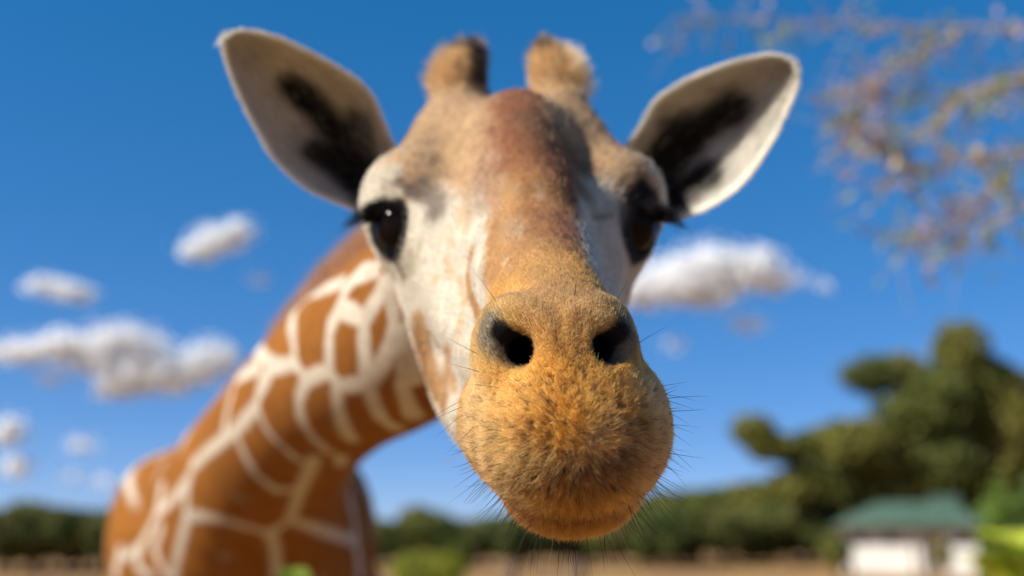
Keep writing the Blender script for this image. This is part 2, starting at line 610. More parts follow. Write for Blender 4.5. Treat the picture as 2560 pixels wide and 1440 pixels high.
for q in keep:
    d_ = np.linalg.norm(RV - q, axis=1)
    f2 = np.minimum(np.maximum(d_, f1), f2); f1 = np.minimum(f1, d_)
cells = (1 - smooth01(f2 - f1 + wn_, .012, .035)) * smooth01(dn, .10, .16)
wgt = np.maximum(traced, cells)[:, None]
tone = (PATCH * (0.72 + .34 * vnoise(RV, 6, 3) + .30 * vnoise(RV, 30, 3))[:, None])
col[rest] = tone * (1 - wgt) + PALE * wgt
hoof = cam2w(RV)[:, 2]
col[rest] = np.where((hoof < .12)[:, None], GREY * .5, col[rest])

# head ground colours
paint_where(HEAD.astype(float), CREAM)
hn = vnoise(V, 38, 3); hf = vnoise(V, 130, 3, 2.0)
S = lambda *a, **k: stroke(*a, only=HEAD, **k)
paint_where(HEAD * smooth01(V[:, 2], P(0, 440, 1.08)[2], P(0, 350, 1.08)[2]), TAN)
S([(1110, 300), (1250, 320), (1380, 320), (1470, 320)], .055, TAN, .35, ragged=.2)
S([(1150, 230), (1150, 130)], .045, TAN, .3); S([(1390, 230), (1380, 130)], .045, TAN, .3)
S([(1030, 420), (1110, 410), (1190, 420)], .035, TAN * 1.05, .5, ragged=.3)
S([(1500, 400), (1580, 450)], .035, TAN * .9, .5, ragged=.3)
S([(1180, 480), (1170, 560)], .010, TAN, .6, .6, ragged=.6)
S([(1240, 400), (1260, 470)], .03, (.36, .225, .14), .5, ragged=.4)
S([(1293, 256), (1300, 310), (1315, 370), (1335, 440)], .032, BROWN, .7, ragged=.6)
paint_where(HEAD * (1 - smooth01(np.linalg.norm(V - P(1298, 262, 1.075), axis=1), .018, .034)), BROWN)
S([(1365, 325), (1420, 385), (1445, 450)], .030, (.20, .105, .055), .6, .85, ragged=.4)  # brown hair, darkened to paint in the shade right of the forehead bump
DARK = np.array((.035, .022, .018))
S([(1192, 120), (1206, 165), (1204, 215)], .015, DARK, .5, .95, ragged=.3)
S([(1165, 105), (1185, 100)], .012, DARK, .6, .8)
S([(1355, 105), (1370, 108)], .011, DARK, .6, .7)
S([(1375, 380), (1400, 450), (1415, 520)], .020, BROWN * .8, .5, ragged=.4)
S([(1320, 480), (1335, 560), (1350, 640), (1375, 720)], .034, BRIDGE, .35, ragged=.45)
S([(1325, 420), (1340, 500), (1370, 560)], .026, (.33, .155, .065), .8, .75, ragged=.7)
for q in (((1290, 470), (1280, 520)), ((1300, 560), (1295, 600)), ((1345, 470), (1350, 500)), ((1260, 440), (1255, 480)), ((1240, 560), (1235, 600))):
    S(list(q), .005, (.52, .40, .28), .9, .35, ragged=.9)
for q in (((1200, 440), (1195, 500)), ((1225, 430), (1230, 500))):
    S(list(q), .004, (.36, .235, .15), .7, .7, ragged=.8)
S([(1255, 520), (1240, 600), (1235, 690), (1250, 745)], .016, BRIDGE * 1.05, .5, ragged=.5)
S([(1405, 540), (1435, 620), (1465, 700), (1490, 745)], .012, BROWN, .5, .7, ragged=.6)
S([(1225, 470), (1245, 540)], .008, (.40, .25, .15), .5, .7, ragged=.7)
S([(1270, 560), (1290, 580)], .010, (.52, .36, .22), .6, .6, ragged=.7)
S([(1362, 670), (1385, 730)], .036, (.47, .27, .11), .8, .8, ragged=.3)
# crease line beside the nose and pale edge
S([(1180, 630), (1170, 690), (1180, 740), (1200, 790)], .0055, (.40, .21, .075), .5, .95, ragged=.4)
S([(1208, 600), (1194, 680), (1200, 740)], .0055, CREAM * 1.15, .5, 1.0)
# cheek spots
for q in [((1150, 560),), ((1125, 600),), ((1150, 530),), ((1115, 655), (1130, 680)), ((1155, 800), (1150, 840)), ((1090, 700),)]:
    S(list(q), .006, (.56, .38, .20), .7, .55, ragged=.9)
S([(1052, 800), (1062, 870), (1080, 940), (1110, 1000)], .013, (.40, .215, .085), .5, .9, ragged=.5)
S([(1040, 840), (1060, 930), (1090, 985)], .010, (.36, .19, .07), .5, .8, ragged=.5)
S([(1125, 880), (1120, 930), (1140, 960)], .009, (.42, .24, .10), .5, .85, ragged=.5)
S([(1150, 700), (1165, 760)], .005, (.5, .33, .17), .5, .6, ragged=.6)
# round the eyes
for e, sg in ((eye_l, 1), (eye_r, -1)):
    d_ = np.linalg.norm((V - e) * np.array((1, .8, .85)), axis=1)
    paint_where((1 - smooth01(d_ + (hf - .5) * .004, .0325, .0365)) * HEAD, BLACK)
S([(925, 535), (945, 520), (970, 512)], .0060, BLACK, .4)
S([(1050, 470), (1085, 495), (1090, 525)], .014, TAUPE, .6, .85, ragged=.4)
S([(985, 445), (1010, 470), (1040, 490)], .007, TAUPE * .8, .6, .8, ragged=.4)
S([(940, 480), (955, 450), (985, 430)], .010, CREAM, .5, .8)
S([(960, 492), (990, 480)], .007, CREAM, .4, .9)
S([(1048, 620), (1040, 660), (1020, 685)], .007, (.42, .38, .26), .6, .7, ragged=.4)
S([(1585, 500), (1560, 540), (1570, 600), (1590, 640)], .012, BLACK, .4)
S([(1605, 470), (1630, 500)], .010, BLACK, .5)
S([(1500, 480), (1520, 510)], .022, CREAM * .95, .6, .8, ragged=.3)
S([(1510, 600), (1540, 690)], .020, CREAM, .5, .9, ragged=.3)
S([(1530, 540), (1480, 545)], .003, TAUPE, .6, .6)
# muzzle
mz = 1 - smooth01(V[:, 1] + (hn - .5) * .05 + np.clip(V[:, 2] + .03, 0, 1) * .8, .80, .86)
paint_where(mz, MUZZLE)
S([(1250, 765), (1330, 755), (1400, 750), (1520, 755)], .026, (.47, .29, .135), .7, .85, ragged=.3)
S([(1370, 700), (1400, 790)], .030, (.46, .275, .12), .7, .8, ragged=.3)
S([(1430, 930), (1440, 1010), (1445, 1060)], .036, RUST, .8, .6, ragged=.4)
S([(1375, 775), (1388, 810), (1392, 850), (1405, 885)], .0038, (.19, .095, .042), .8, .6, ragged=.9)  # shade of the left crease between the nostrils, painted as a dark line
S([(1452, 785), (1442, 815), (1440, 860), (1450, 890)], .0038, (.19, .095, .042), .8, .6, ragged=.9)  # shade of the right crease, painted in likewise
S([(1480, 880), (1520, 905)], .006, (.20, .10, .04), .7, .7, ragged=.6)
S([(1190, 960), (1180, 1060), (1220, 1150), (1280, 1230)], .026, (.74, .53, .27), .7, .75)
S([(1640, 1000), (1650, 1080), (1610, 1160), (1540, 1130)], .022, (.74, .50, .24), .7, .7)
S([(1290, 1010), (1270, 1090), (1310, 1150)], .020, (.74, .46, .17), .8, .6, ragged=.3)
S([(1370, 1190), (1450, 1205), (1530, 1190)], .020, (.42, .24, .09), .7, .6, ragged=.4)
S([(1340, 1290), (1430, 1310), (1510, 1290)], .020, (.50, .26, .085), .5, .8)
# nostrils
for side in (0, 1):
    f = (lambda p: p) if side == 0 else mir
    lobe = np.linalg.norm((V - f(P(1278, 858, .760))) / np.array((.034, .045, .040)), axis=1)
    paint_where((1 - smooth01(lobe, .75, 1.1)) * .75 * mz, (.50, .33, .12))
    A = np.array([f(P(1216, 800, .735)), f(P(1226, 850, .735)), f(P(1272, 892, .735))])
    d_ = seg_dist(V, A)
    paint_where((1 - smooth01(d_ + (hf - .5) * .006, .006, .017)) * .8, (.17, .16, .135))
    A = np.array([f(P(1256, 832, .735)), f(P(1300, 866, .735)), f(P(1318, 882, .75)), f(P(1335, 870, .81))])
    d_ = seg_dist(V, A)
    paint_where(1 - smooth01(d_ + (hf - .5) * .004, .0075, .0125), BLACK)
    d_ = seg_dist(V, np.array([f(P(1302, 870, .745)), f(P(1335, 870, .84))]))
    paint_where(1 - smooth01(d_, .016, .019), BLACK)
col *= (0.90 + 0.20 * hf)[:, None]
col *= .86 * (.84 + .32 * vnoise(V, 55, 3, 7.0))[:, None]

# ------------------------------------------------------------------ giraffe objects
mat_coat = material('giraffe_coat', attr='coat', rough=0.9, spec=0.06, noise=(45.0, 0.75, 0.35, 0.75))
body_mesh = mesh_from('body', cam2w(V) - GB, Q)
ca = body_mesh.color_attributes.new('coat', 'FLOAT_COLOR', 'POINT')
ca.data.foreach_set('color', np.concatenate([col, np.ones((len(col), 1))], 1).astype(np.float32).ravel())
giraffe = empty('giraffe', GB)
tag(giraffe, 'young giraffe with patchwork coat stretching its neck and muzzle towards the viewer', 'giraffe')
body = link('body', body_mesh, giraffe, mat_coat)
print('BODY', len(V), len(Q), 'head', HEAD.sum())

# ---- ears: cupped shells with their own thickness, seated in the sides of the skull
mat_ear = material('ear_hide', attr='coat', rough=0.8, spec=0.15, noise=(60.0, 0.8, 0.4, 0.7), transl=0.12)


def resample(pts, n):
    pts = np.asarray(pts, float)
    E = np.vstack([2 * pts[0] - pts[1], pts, 2 * pts[-1] - pts[-2]]); C = []
    for i in range(1, len(E) - 2):
        for t in np.arange(8) / 8:
            p0, p1, p2, p3 = E[i - 1:i + 3]
            C.append(.5 * (2 * p1 + (p2 - p0) * t + (2 * p0 - 5 * p1 + 4 * p2 - p3) * t * t + (3 * p1 - p0 - 3 * p2 + p3) * t ** 3))
    C = np.array(C + [pts[-1]])
    l = np.concatenate([[0], np.cumsum(np.linalg.norm(np.diff(C, axis=0), axis=1))])
    return np.stack([np.interp(np.linspace(0, l[-1], n), l, C[:, k]) for k in range(C.shape[1])], 1)


def ear(upper, lower, dbase, du, dv, cup, paint):
    """upper / lower edge in photo pixels from base to tip; the blade leans (du, dv) and is hollowed by cup metres"""
    n, k = 64, 40
    A, B = resample(upper, n), resample(lower, n)
    s = np.linspace(0, 1, n)[:, None]; t = np.linspace(0, 1, k)[None, :]
    px = A[:, None, :] * (1 - t[..., None]) + B[:, None, :] * t[..., None]
    base = P(*px[0].mean(0), dbase)
    u = (px[..., 0] - 1280) / FPX * dbase; v = (720 - px[..., 1]) / FPX * dbase
    width = np.linalg.norm(A - B, axis=1)[:, None] / FPX * dbase
    prof = 1 - np.abs(2 * t - 1) ** 2.2
    d = dbase + du * (u - base[0]) + dv * (v - base[2]) + cup * prof * np.clip(width / .11, 0, 1.2) * (1 - .25 * s)
    inner = np.stack([(px[..., 0] - 1280) / FPX * d, d, (720 - px[..., 1]) / FPX * d], -1)
    inner[..., 1] += (vnoise(inner, 45, 2) - .5) * .006 * prof
    gs = np.gradient(inner, axis=0); gt = np.gradient(inner, axis=1)
    nr = np.cross(gs, gt); nr /= np.linalg.norm(nr, axis=-1, keepdims=True) + 1e-9
    if nr[n // 2, k // 2, 1] < 0: nr = -nr
    th = (.0016 + .0045 * np.clip(prof, 0, 1) * (1 - .6 * s))[..., None]
    outer = inner + nr * th
    cin = paint(np.broadcast_to(s, (n, k)), np.broadcast_to(t, (n, k)), px, inner)
    cout = np.broadcast_to(np.array((.50, .35, .21)), (n, k, 3)) * (.85 + .3 * vnoise(outer, 30, 3))[..., None]
    verts = np.concatenate([inner.reshape(-1, 3), outer.reshape(-1, 3)])
    cols = np.concatenate([cin.reshape(-1, 3), cout.reshape(-1, 3)])
    I = np.arange(n * k).reshape(n, k)
    q = np.stack([I[:-1, :-1], I[:-1, 1:], I[1:, 1:], I[1:, :-1]], -1).reshape(-1, 4)
    faces = [q, q[:, ::-1] + n * k]
    ring = np.concatenate([I[0, :], I[1:, -1], I[-1, -2::-1], I[-2:0:-1, 0]])
    r2 = np.roll(ring, -1)
    faces.append(np.stack([ring, r2, r2 + n * k, ring + n * k], 1))
    m = mesh_from('ear', cam2w(verts) - GB, np.concatenate(faces))
    a = m.color_attributes.new('coat', 'FLOAT_COLOR', 'POINT')
    a.data.foreach_set('color', np.concatenate([cols, np.ones((len(cols), 1))], 1).astype(np.float32).ravel())
    o = link('ear', m, giraffe, mat_ear)
    return inner, cin, o


def blob2(px, pts, r, soft=.5):
    pts = np.array(pts, float); flat = px.reshape(-1, 2)
    d = seg_dist(np.c_[flat, np.zeros(len(flat))], np.c_[pts, np.zeros(len(pts))])
    return (1 - smooth01(d, r * (1 - soft), r * (1 + soft))).reshape(px.shape[:2])


def ear_paint(dark, pale_rim):
    def f(s, t, px, pos):
        c = np.broadcast_to(np.array((.50, .465, .40)), px.shape[:2] + (3,)).copy()
        c *= (.8 + .4 * vnoise(pos * np.array((1, 1, 1)), 40, 3))[..., None]
        ns = (vnoise(pos, 70, 3, 4.0) - .5)
        for pts, r, a in dark:
            w = np.clip(blob2(px, pts, r, .6) * a + ns * .5 * (blob2(px, pts, r * 1.3, .5) > .05), 0, 1)[..., None]
            c = c * (1 - w) + np.array((.009, .008, .009)) * w
        edge = np.minimum(np.minimum(t, 1 - t) * 2, 1 - s)
        w = (1 - smooth01(edge, .02, .10))[..., None]
        return c * (1 - w) + np.array(pale_rim) * w
    return f


ear_l = ear([(1010, 420), (985, 372), (955, 300), (930, 242), (885, 196), (790, 140), (690, 94), (610, 77), (575, 84), (561, 100)],
            [(940, 560), (905, 531), (850, 506), (770, 470), (690, 400), (640, 318), (592, 222), (566, 150), (559, 118), (561, 100)],
            1.165, .30, -.28, .045,
            ear_paint([([(965, 510), (905, 465), (850, 425), (790, 380)], 34, 1.0), ([(930, 470), (880, 400), (840, 325), (790, 270), (735, 222)], 36, 1.0),
                       ([(955, 505), (925, 420), (895, 310)], 34, .75), ([(930, 480), (890, 430)], 40, 1.0)], (.80, .76, .66)))
ear_r = ear([(1545, 430), (1565, 370), (1602, 318), (1642, 250), (1740, 190), (1850, 152), (1930, 138), (1972, 148), (1988, 168)],
            [(1640, 560), (1685, 547), (1740, 530), (1800, 500), (1870, 440), (1938, 335), (1983, 235), (1994, 195), (1988, 168)],
            1.165, -.42, -.10, .045,
            ear_paint([([(1640, 460), (1680, 400), (1740, 320), (1830, 275)], 46, 1.0), ([(1640, 520), (1700, 490), (1770, 440)], 36, 1.0),
                       ([(1620, 480), (1650, 400), (1680, 330)], 40, .9)], (.80, .76, .66)))

# ---- eyes
mat_eye = material('eye_surface', (.010, .006, .005), rough=0.08, spec=0.22, noise=(30.0, (.02, .007, .004), .55, .75))


def uv_sphere(r, nu=40, nv=28, squash=(1, 1, 1)):
    v = [(0, 0, r)]
    for i in range(1, nv):
        a = math.pi * i / nv
        for j in range(nu):
            b = 2 * math.pi * j / nu
            v.append((r * math.sin(a) * math.cos(b), r * math.sin(a) * math.sin(b), r * math.cos(a)))
    v.append((0, 0, -r))
    f = []
    for j in range(nu):
        f.append((0, 1 + j, 1 + (j + 1) % nu, 1 + (j + 1) % nu))
    for i in range(nv - 2):
        for j in range(nu):
            a = 1 + i * nu + j; b = 1 + i * nu + (j + 1) % nu
            f.append((a, a + nu, b + nu, b))
    e = len(v) - 1
    m = bpy.data.meshes.new('eye')
    tri = [(q[0], q[1], q[2]) if q[2] == q[3] else q for q in f] + [(1 + (nv - 2) * nu + j, e, 1 + (nv - 2) * nu + (j + 1) % nu) for j in range(nu)]
    m.from_pydata([tuple(np.array(p) * squash) for p in v], [], tri)
    m.polygons.foreach_set('use_smooth', np.ones(len(m.polygons), dtype=bool))
    return m


eye_mesh = uv_sphere(EYE_R)
for e in (eye_l, eye_r):
    o = link('eye', eye_mesh, giraffe)
    o.location = cam2w(e + np.array((0, -.003, 0))) - GB
eye_mesh.materials.append(mat_eye)
mat_eye.node_tree.nodes['Principled BSDF'].inputs['IOR'].default_value = 1.25

# ---- hair
def hair_material(name, rough=.5, transl=.25, spec=.35):
    m = bpy.data.materials.new(name)
    m.use_nodes = True
    N, L = m.node_tree.nodes, m.node_tree.links
    N.remove(N['Principled BSDF'])
    a = N.new('ShaderNodeAttribute'); a.attribute_name = 'tint'
    h = N.new('ShaderNodeBsdfHairPrincipled')
    h.model = 'CHIANG'; h.parametrization = 'COLOR'
    h.inputs['Roughness'].default_value = rough
    h.inputs['Radial Roughness'].default_value = .7
    h.inputs['Random Roughness'].default_value = .2
    L.new(a.outputs['Color'], h.inputs['Color'])
    if transl:                                         # part of the light goes the matt way, as on dusty fur
        d = N.new('ShaderNodeBsdfDiffuse'); L.new(a.outputs['Color'], d.inputs['Color'])
        x = N.new('ShaderNodeMixShader'); x.inputs[0].default_value = transl
        L.new(h.outputs[0], x.inputs[1]); L.new(d.outputs[0], x.inputs[2])
        L.new(x.outputs[0], N['Material Output'].inputs['Surface'])
    else:
        L.new(h.outputs[0], N['Material Output'].inputs['Surface'])
    return m


def hair_object(name, pts, rad, tint, parent, mat):
    """pts (n, k, 3) in the camera frame, rad (n, k), tint (n, 3)"""
    n, k, _ = pts.shape
    h = bpy.data.hair_curves.new(name)
    h.add_curves([k] * n)
    h.points.foreach_set('position', (cam2w(pts) - GB).astype(np.float32).ravel())
    h.points.foreach_set('radius', rad.astype(np.float32).ravel())
    a = h.attributes.new('tint', 'FLOAT_COLOR', 'CURVE')
    a.data.foreach_set('color', np.concatenate([np.clip(tint, 0, 1), np.ones((n, 1))], 1).astype(np.float32).ravel())
    h.materials.append(mat)
    o = link(name, h, parent)
    o['kind'] = 'stuff'
    return o


qc = V[Q].mean(1)
qarea = np.linalg.norm(np.cross(V[Q[:, 2]] - V[Q[:, 0]], V[Q[:, 3]] - V[Q[:, 1]]), axis=1) * .5


def roots(count, weight):
    p = qarea * weight
    i = rng.choice(len(Q), count, p=p / p.sum())
    a, b = rng.random((2, count, 1))
    w = [(1 - a) * (1 - b), a * (1 - b), a * b, (1 - a) * b]
    f = lambda X: sum(w[j] * X[Q[i, j]] for j in range(4))
    nr = f(VN); nr /= np.linalg.norm(nr, axis=1, keepdims=True)
    return f(V), nr, f(col)


WH = P(1435, 1085, .68)                               # the whorl on the upper lip


def cell_rand(c, seed):
    i = np.floor(c).astype(np.int64)
    h = (i[:, 0] * 73856093 ^ i[:, 1] * 19349663 ^ i[:, 2] * 83492791 ^ seed * 2654435761) & 0xFFFFFF
    return h / float(0xFFFFFF)


def coat(name, count, weight, length, radius, lift, clump, mat, jitter=.22, k=4, stray=.06, dark=0.0):
    p, nr, c = roots(count, weight)
    flow = p - WH
    flow -= nr * (flow * nr).sum(1, keepdims=True)
    flow /= np.linalg.norm(flow, axis=1, keepdims=True) + 1e-6
    rnd = rng.normal(size=p.shape) * jitter
    cell = (p + (vnoise(p, 150, 1)[:, None] - .5) * .004) / clump
    cj = np.stack([cell_rand(cell, q) - .5 for q in (1, 2, 3)], 1)
    t3 = flow * smooth01(np.linalg.norm(p - WH, axis=1), 0, .025)[:, None] + rnd + cj * .8
    t3 -= nr * (t3 * nr).sum(1, keepdims=True)
    L = length(p) * (.65 + .6 * rng.random(count)) * (.8 + .5 * cell_rand(cell, 9))
    lf = lift * (.7 + .6 * cell_rand(cell, 5)) + np.where(rng.random(count) < stray, .5, 0)
    s = np.linspace(0, 1, k)
    pts = p[:, None] - nr[:, None] * .0006 + L[:, None, None] * (nr[:, None] * (lf[:, None, None] * (s - .35 * s * s)[None, :, None]) + t3[:, None] * ((s * .55 + .45 * s * s)[None, :, None]))
    rad = radius * (1 - .75 * s)[None, :] * np.ones((count, 1))
    bright = (.68 + .55 * rng.random(count)) * (.80 + .40 * cell_rand(cell, 7))
    tint = np.clip(c, 0, 1) ** 1.55 * bright[:, None] * 1.12
    if dark:
        from mathutils.kdtree import KDTree                 # dark follicles dotted over the lip
        near = np.exp(-(((p - P(1440, 1130, .69)) / np.array((.06, .06, .042))) ** 2).sum(1)) + .004
        ids = rng.choice(count, 900, replace=False, p=near / near.sum())
        kd = KDTree(len(ids))
        for j, q in enumerate(p[ids]): kd.insert(q, j)
        kd.balance()
        size = .0008 + .0013 * rng.random(len(ids)) ** 2
        fnd = [kd.find(q) for q in p]
        dist_ = np.array([f_[2] for f_ in fnd]); own = np.array([f_[1] for f_ in fnd])
        tint = np.where((dist_ < size[own])[:, None], tint * dark, tint)
    return hair_object(name, pts, rad, tint, giraffe, mat)


mat_fur = hair_material('short_fur', transl=.3)
inner_n = np.zeros(len(Q))
for f in ((lambda p: p), mir):
    A = np.array([f(P(1275, 848, .732)), f(P(1312, 875, .75)), f(P(1345, 870, .82))])
    inner_n = np.maximum(inner_n, 1 - smooth01(seg_dist(qc, A), .008, .012))
    inner_n = np.maximum(inner_n, 1 - smooth01(seg_dist(qc, np.array([f(P(1302, 870, .745)), f(P(1335, 870, .84))])), .017, .02))
eye_n = np.maximum(1 - smooth01(np.linalg.norm(qc - eye_l, axis=1), .029, .031), 1 - smooth01(np.linalg.norm(qc - eye_r, axis=1), .029, .031))
front = 1 - smooth01(qc[:, 1], .86, .92)
face = (qc[:, 1] < 1.24) * (1 - front) * (1 - eye_n)
facing = np.clip(-(VN[Q].mean(1) * qc).sum(1) / np.linalg.norm(qc, axis=1) + .35, 0, 1)
lipw = 1 - smooth01(np.abs(qc[:, 2] - P(1430, 1270, .7)[2]), .004, .03)
muz_len = lambda p: .0032 + .0046 * smooth01(-p[:, 2], .05, .12) + .002 * smooth01(p[:, 1], .8, 1.0)
coat('muzzle_fur', 170000, front * (facing > .05) * (1 - inner_n), muz_len, .00015, .70, .0042, mat_fur, dark=.12)
coat('face_fur', 70000, face * (facing > .02), lambda p: .006 + 0 * p[:, 0], .00028, .40, .006, mat_fur)
tuft_w = smooth01(qc[:, 2], P(0, 275, 1.18)[2], P(0, 190, 1.18)[2])


def tufts():
    p, nr, c = roots(9000, tuft_w)
    top = smooth01(p[:, 2], P(0, 240, 1.18)[2], P(0, 100, 1.18)[2])
    up = np.array((0, 0, 1.0)) + nr * .9 + rng.normal(size=p.shape) * .25
    up /= np.linalg.norm(up, axis=1, keepdims=True)
    cx = np.where(p[:, 0] < -.005, P(1160, 200, 1.18)[0], P(1380, 200, 1.18)[0])
    inner = np.where(p[:, 0] < -.005, smooth01(p[:, 0] - cx, .000, .012), 0)
    dark = np.clip(inner * .97 + smooth01(p[:, 2], P(0, 150, 1.18)[2], P(0, 110, 1.18)[2]) * .8, 0, 1)
    base = np.array((.74, .42, .165)) * (.6 + .6 * rng.random((len(p), 1)))
    tint = base * (1 - dark[:, None]) + np.array((.035, .022, .018)) * dark[:, None]
    outw = np.where(p[:, 0] < -.005, cx - p[:, 0], p[:, 0] - cx)
    L = (.007 + .004 * top + .013 * smooth01(outw, .005, .03) * (1 - .5 * top)) * (.6 + .8 * cell_rand(p / .008, 3)) * (.6 + .7 * rng.random(len(p)))
    s = np.linspace(0, 1, 4)
    pts = p[:, None] + up[:, None] * (L[:, None] * s)[..., None] - np.array((0, 0, .004)) * (s * s)[None, :, None]
    hair_object('ossicone_tuft', pts, .0003 * (1 - .7 * s)[None] * np.ones((len(p), 1)), tint, giraffe, mat_fur)


tufts()
mat_dark_hair = hair_material('dark_hair', rough=.5, transl=.85)


def tapered(name, start, direction, length, bend, radius, tint, k=7, mat=None):
    s = np.linspace(0, 1, k)
    pts = start[:, None] + direction[:, None] * (length[:, None] * s)[..., None] + bend[:, None] * (length[:, None] * s * s)[..., None]
    return hair_object(name, pts, radius[:, None] * (1 - .85 * s)[None], tint, giraffe, mat or mat_dark_hair)


# whiskers round the lips: sparse on the cheeks of the muzzle, dense under the chin
def whiskers():
    low = smooth01(-qc[:, 2], P(0, 1080, .75)[2] * -1, P(0, 1250, .75)[2] * -1)
    rim = 1 - smooth01(np.abs(VN[Q].mean(1) @ np.array((0, 1.0, 0)) + .12), .15, .42)
    side = (qc[:, 2] < P(0, 960, .75)[2]) * .10
    w = (qc[:, 1] < .86) * (qc[:, 1] > .68) * np.clip(rim * (low + side), 0, 1) * (np.abs(qc[:, 0] - mid(qc[:, 1])) < .10)
    p, nr, c = roots(150, w)
    L = .012 + .020 * rng.random(len(p)) ** 1.5 + .018 * smooth01(-p[:, 2], .12, .17) * rng.random(len(p))
    ctr = P(1430, 1060, .76)
    rad_dir = (p - ctr) * np.array((1, 0, 1)); rad_dir /= np.linalg.norm(rad_dir, axis=1, keepdims=True)
    d = rad_dir + nr * .3 + np.array((0, -.15, -.12)) + rng.normal(size=p.shape) * .20
    d /= np.linalg.norm(d, axis=1, keepdims=True)
    b = rng.normal(size=p.shape) * .10 + np.array((0, 0, -.03))
    tint = np.where(rng.random((len(p), 1)) < .9, np.array((.015, .012, .01)), np.array((.35, .25, .14)))
    tapered('whiskers', p, d, L, b, .00019 + .0001 * rng.random(len(p)), tint)
    # a few long feelers on the flanks of the muzzle and above the nostrils
    spots = [((1195, 885), (1107, 842)), ((1200, 930), (1103, 900)), ((1250, 970), (1165, 955)), ((1155, 1000), (1080, 1035)), ((1160, 1015), (1060, 1055)),
             ((1165, 1030), (1085, 1090)), ((1190, 1060), (1120, 1140)), ((1605, 855), (1668, 808)), ((1660, 965), (1720, 955)), ((1672, 985), (1750, 995)),
             ((1675, 1000), (1745, 1020)), ((1680, 1030), (1725, 1055)), ((1683, 1060), (1735, 1085)), ((1685, 1080), (1730, 1110)), ((1683, 1120), (1740, 1170)),
             ((1240, 752), (1180, 665)), ((1435, 740), (1450, 660)), ((1438, 738), (1440, 690)), ((1540, 755), (1570, 700))]
    st, dr, ln = [], [], []
    for (a, b_), (x, y) in spots:
        h = None
        for sh in range(0, 60, 4):
            h = hit(a + (1420 - a) * sh / 300, b_ + (1000 - b_) * sh / 600)
            if h is not None and h[1] < .92: break
        if h is None: continue
        e = P(x, y, h[1] - .004)
        st.append(h); dr.append((e - h) / np.linalg.norm(e - h)); ln.append(np.linalg.norm(e - h))
    st, dr, ln = np.array(st), np.array(dr), np.array(ln)
    tapered('feelers', st, dr, ln, np.tile([0, 0, -.06], (len(st), 1)) + rng.normal(size=st.shape) * .04, np.full(len(st), .00022), np.tile((.02, .016, .012), (len(st), 1)))


whiskers()


# pale hair lining the ears and fringing their rims
def ear_hair(grid, cols):
    n, k = grid.shape[:2]
    m = 9000
    i = rng.integers(0, n - 2, m); j = rng.integers(0, k, m)
    rim = rng.random(m) < .35
    j = np.where(rim, np.where(rng.random(m) < .5, 0, k - 1), j)
    st = grid[i, j] + rng.normal(size=(m, 3)) * .0012
    al = grid[np.minimum(i + 4, n - 1), j] - grid[i, j]; al /= np.linalg.norm(al, axis=1, keepdims=True) + 1e-9
    ac = grid[i, np.minimum(j + 1, k - 1)] - grid[i, np.maximum(j - 1, 0)]; ac /= np.linalg.norm(ac, axis=1, keepdims=True) + 1e-9
    out = np.where(rim, np.where(j == 0, -1.0, 1.0), rng.normal(size=m) * .25)[:, None] * ac
    d = al * np.where(rim, .5, 1.0)[:, None] + out * np.where(rim, .8, 1.0)[:, None] + np.array((0, -.35, 0)) + rng.normal(size=(m, 3)) * .12
    d /= np.linalg.norm(d, axis=1, keepdims=True)
    t = cols[i, j] ** 1.3 * (.8 + .5 * rng.random((m, 1)))
    t = np.where((rng.random(m) < .06)[:, None] & ~rim[:, None], np.array((.6, .54, .42)), t)
    tapered('ear_hair', st, d, np.where(rim, .005 + .004 * rng.random(m), .010 + .012 * rng.random(m)), al * .1, np.full(m, .00030), t, k=4, mat=mat_fur)


ear_hair(ear_l[0], ear_l[1]); ear_hair(ear_r[0], ear_r[1])


# eyelashes: thick, swept outwards over the upper lids
def lashes(e, sgn):
    n = 260
    a = np.radians(rng.uniform(55, 170, n))
    st = np.stack([e[0] - sgn * np.cos(a) * -.029 * 1.0, np.full(n, e[1] - .014), e[2] + np.sin(a) * .026], 1)
    st += rng.normal(size=st.shape) * .0012
    out = np.stack([-sgn * (.35 + .45 * rng.random(n)) + (st[:, 0] - e[0]) * 14, np.full(n, -.55), .10 + .0 * a], 1) + rng.normal(size=(n, 3)) * .12
    out /= np.linalg.norm(out, axis=1, keepdims=True)
    tapered('eyelashes', st, out, .020 + .014 * rng.random(n), np.tile([-sgn * .15, 0, -.45], (n, 1)), np.full(n, .0005), np.tile((.008, .007, .007), (n, 1)), mat=mat_dark_hair)


lashes(eye_l, 1); lashes(eye_r, -1)


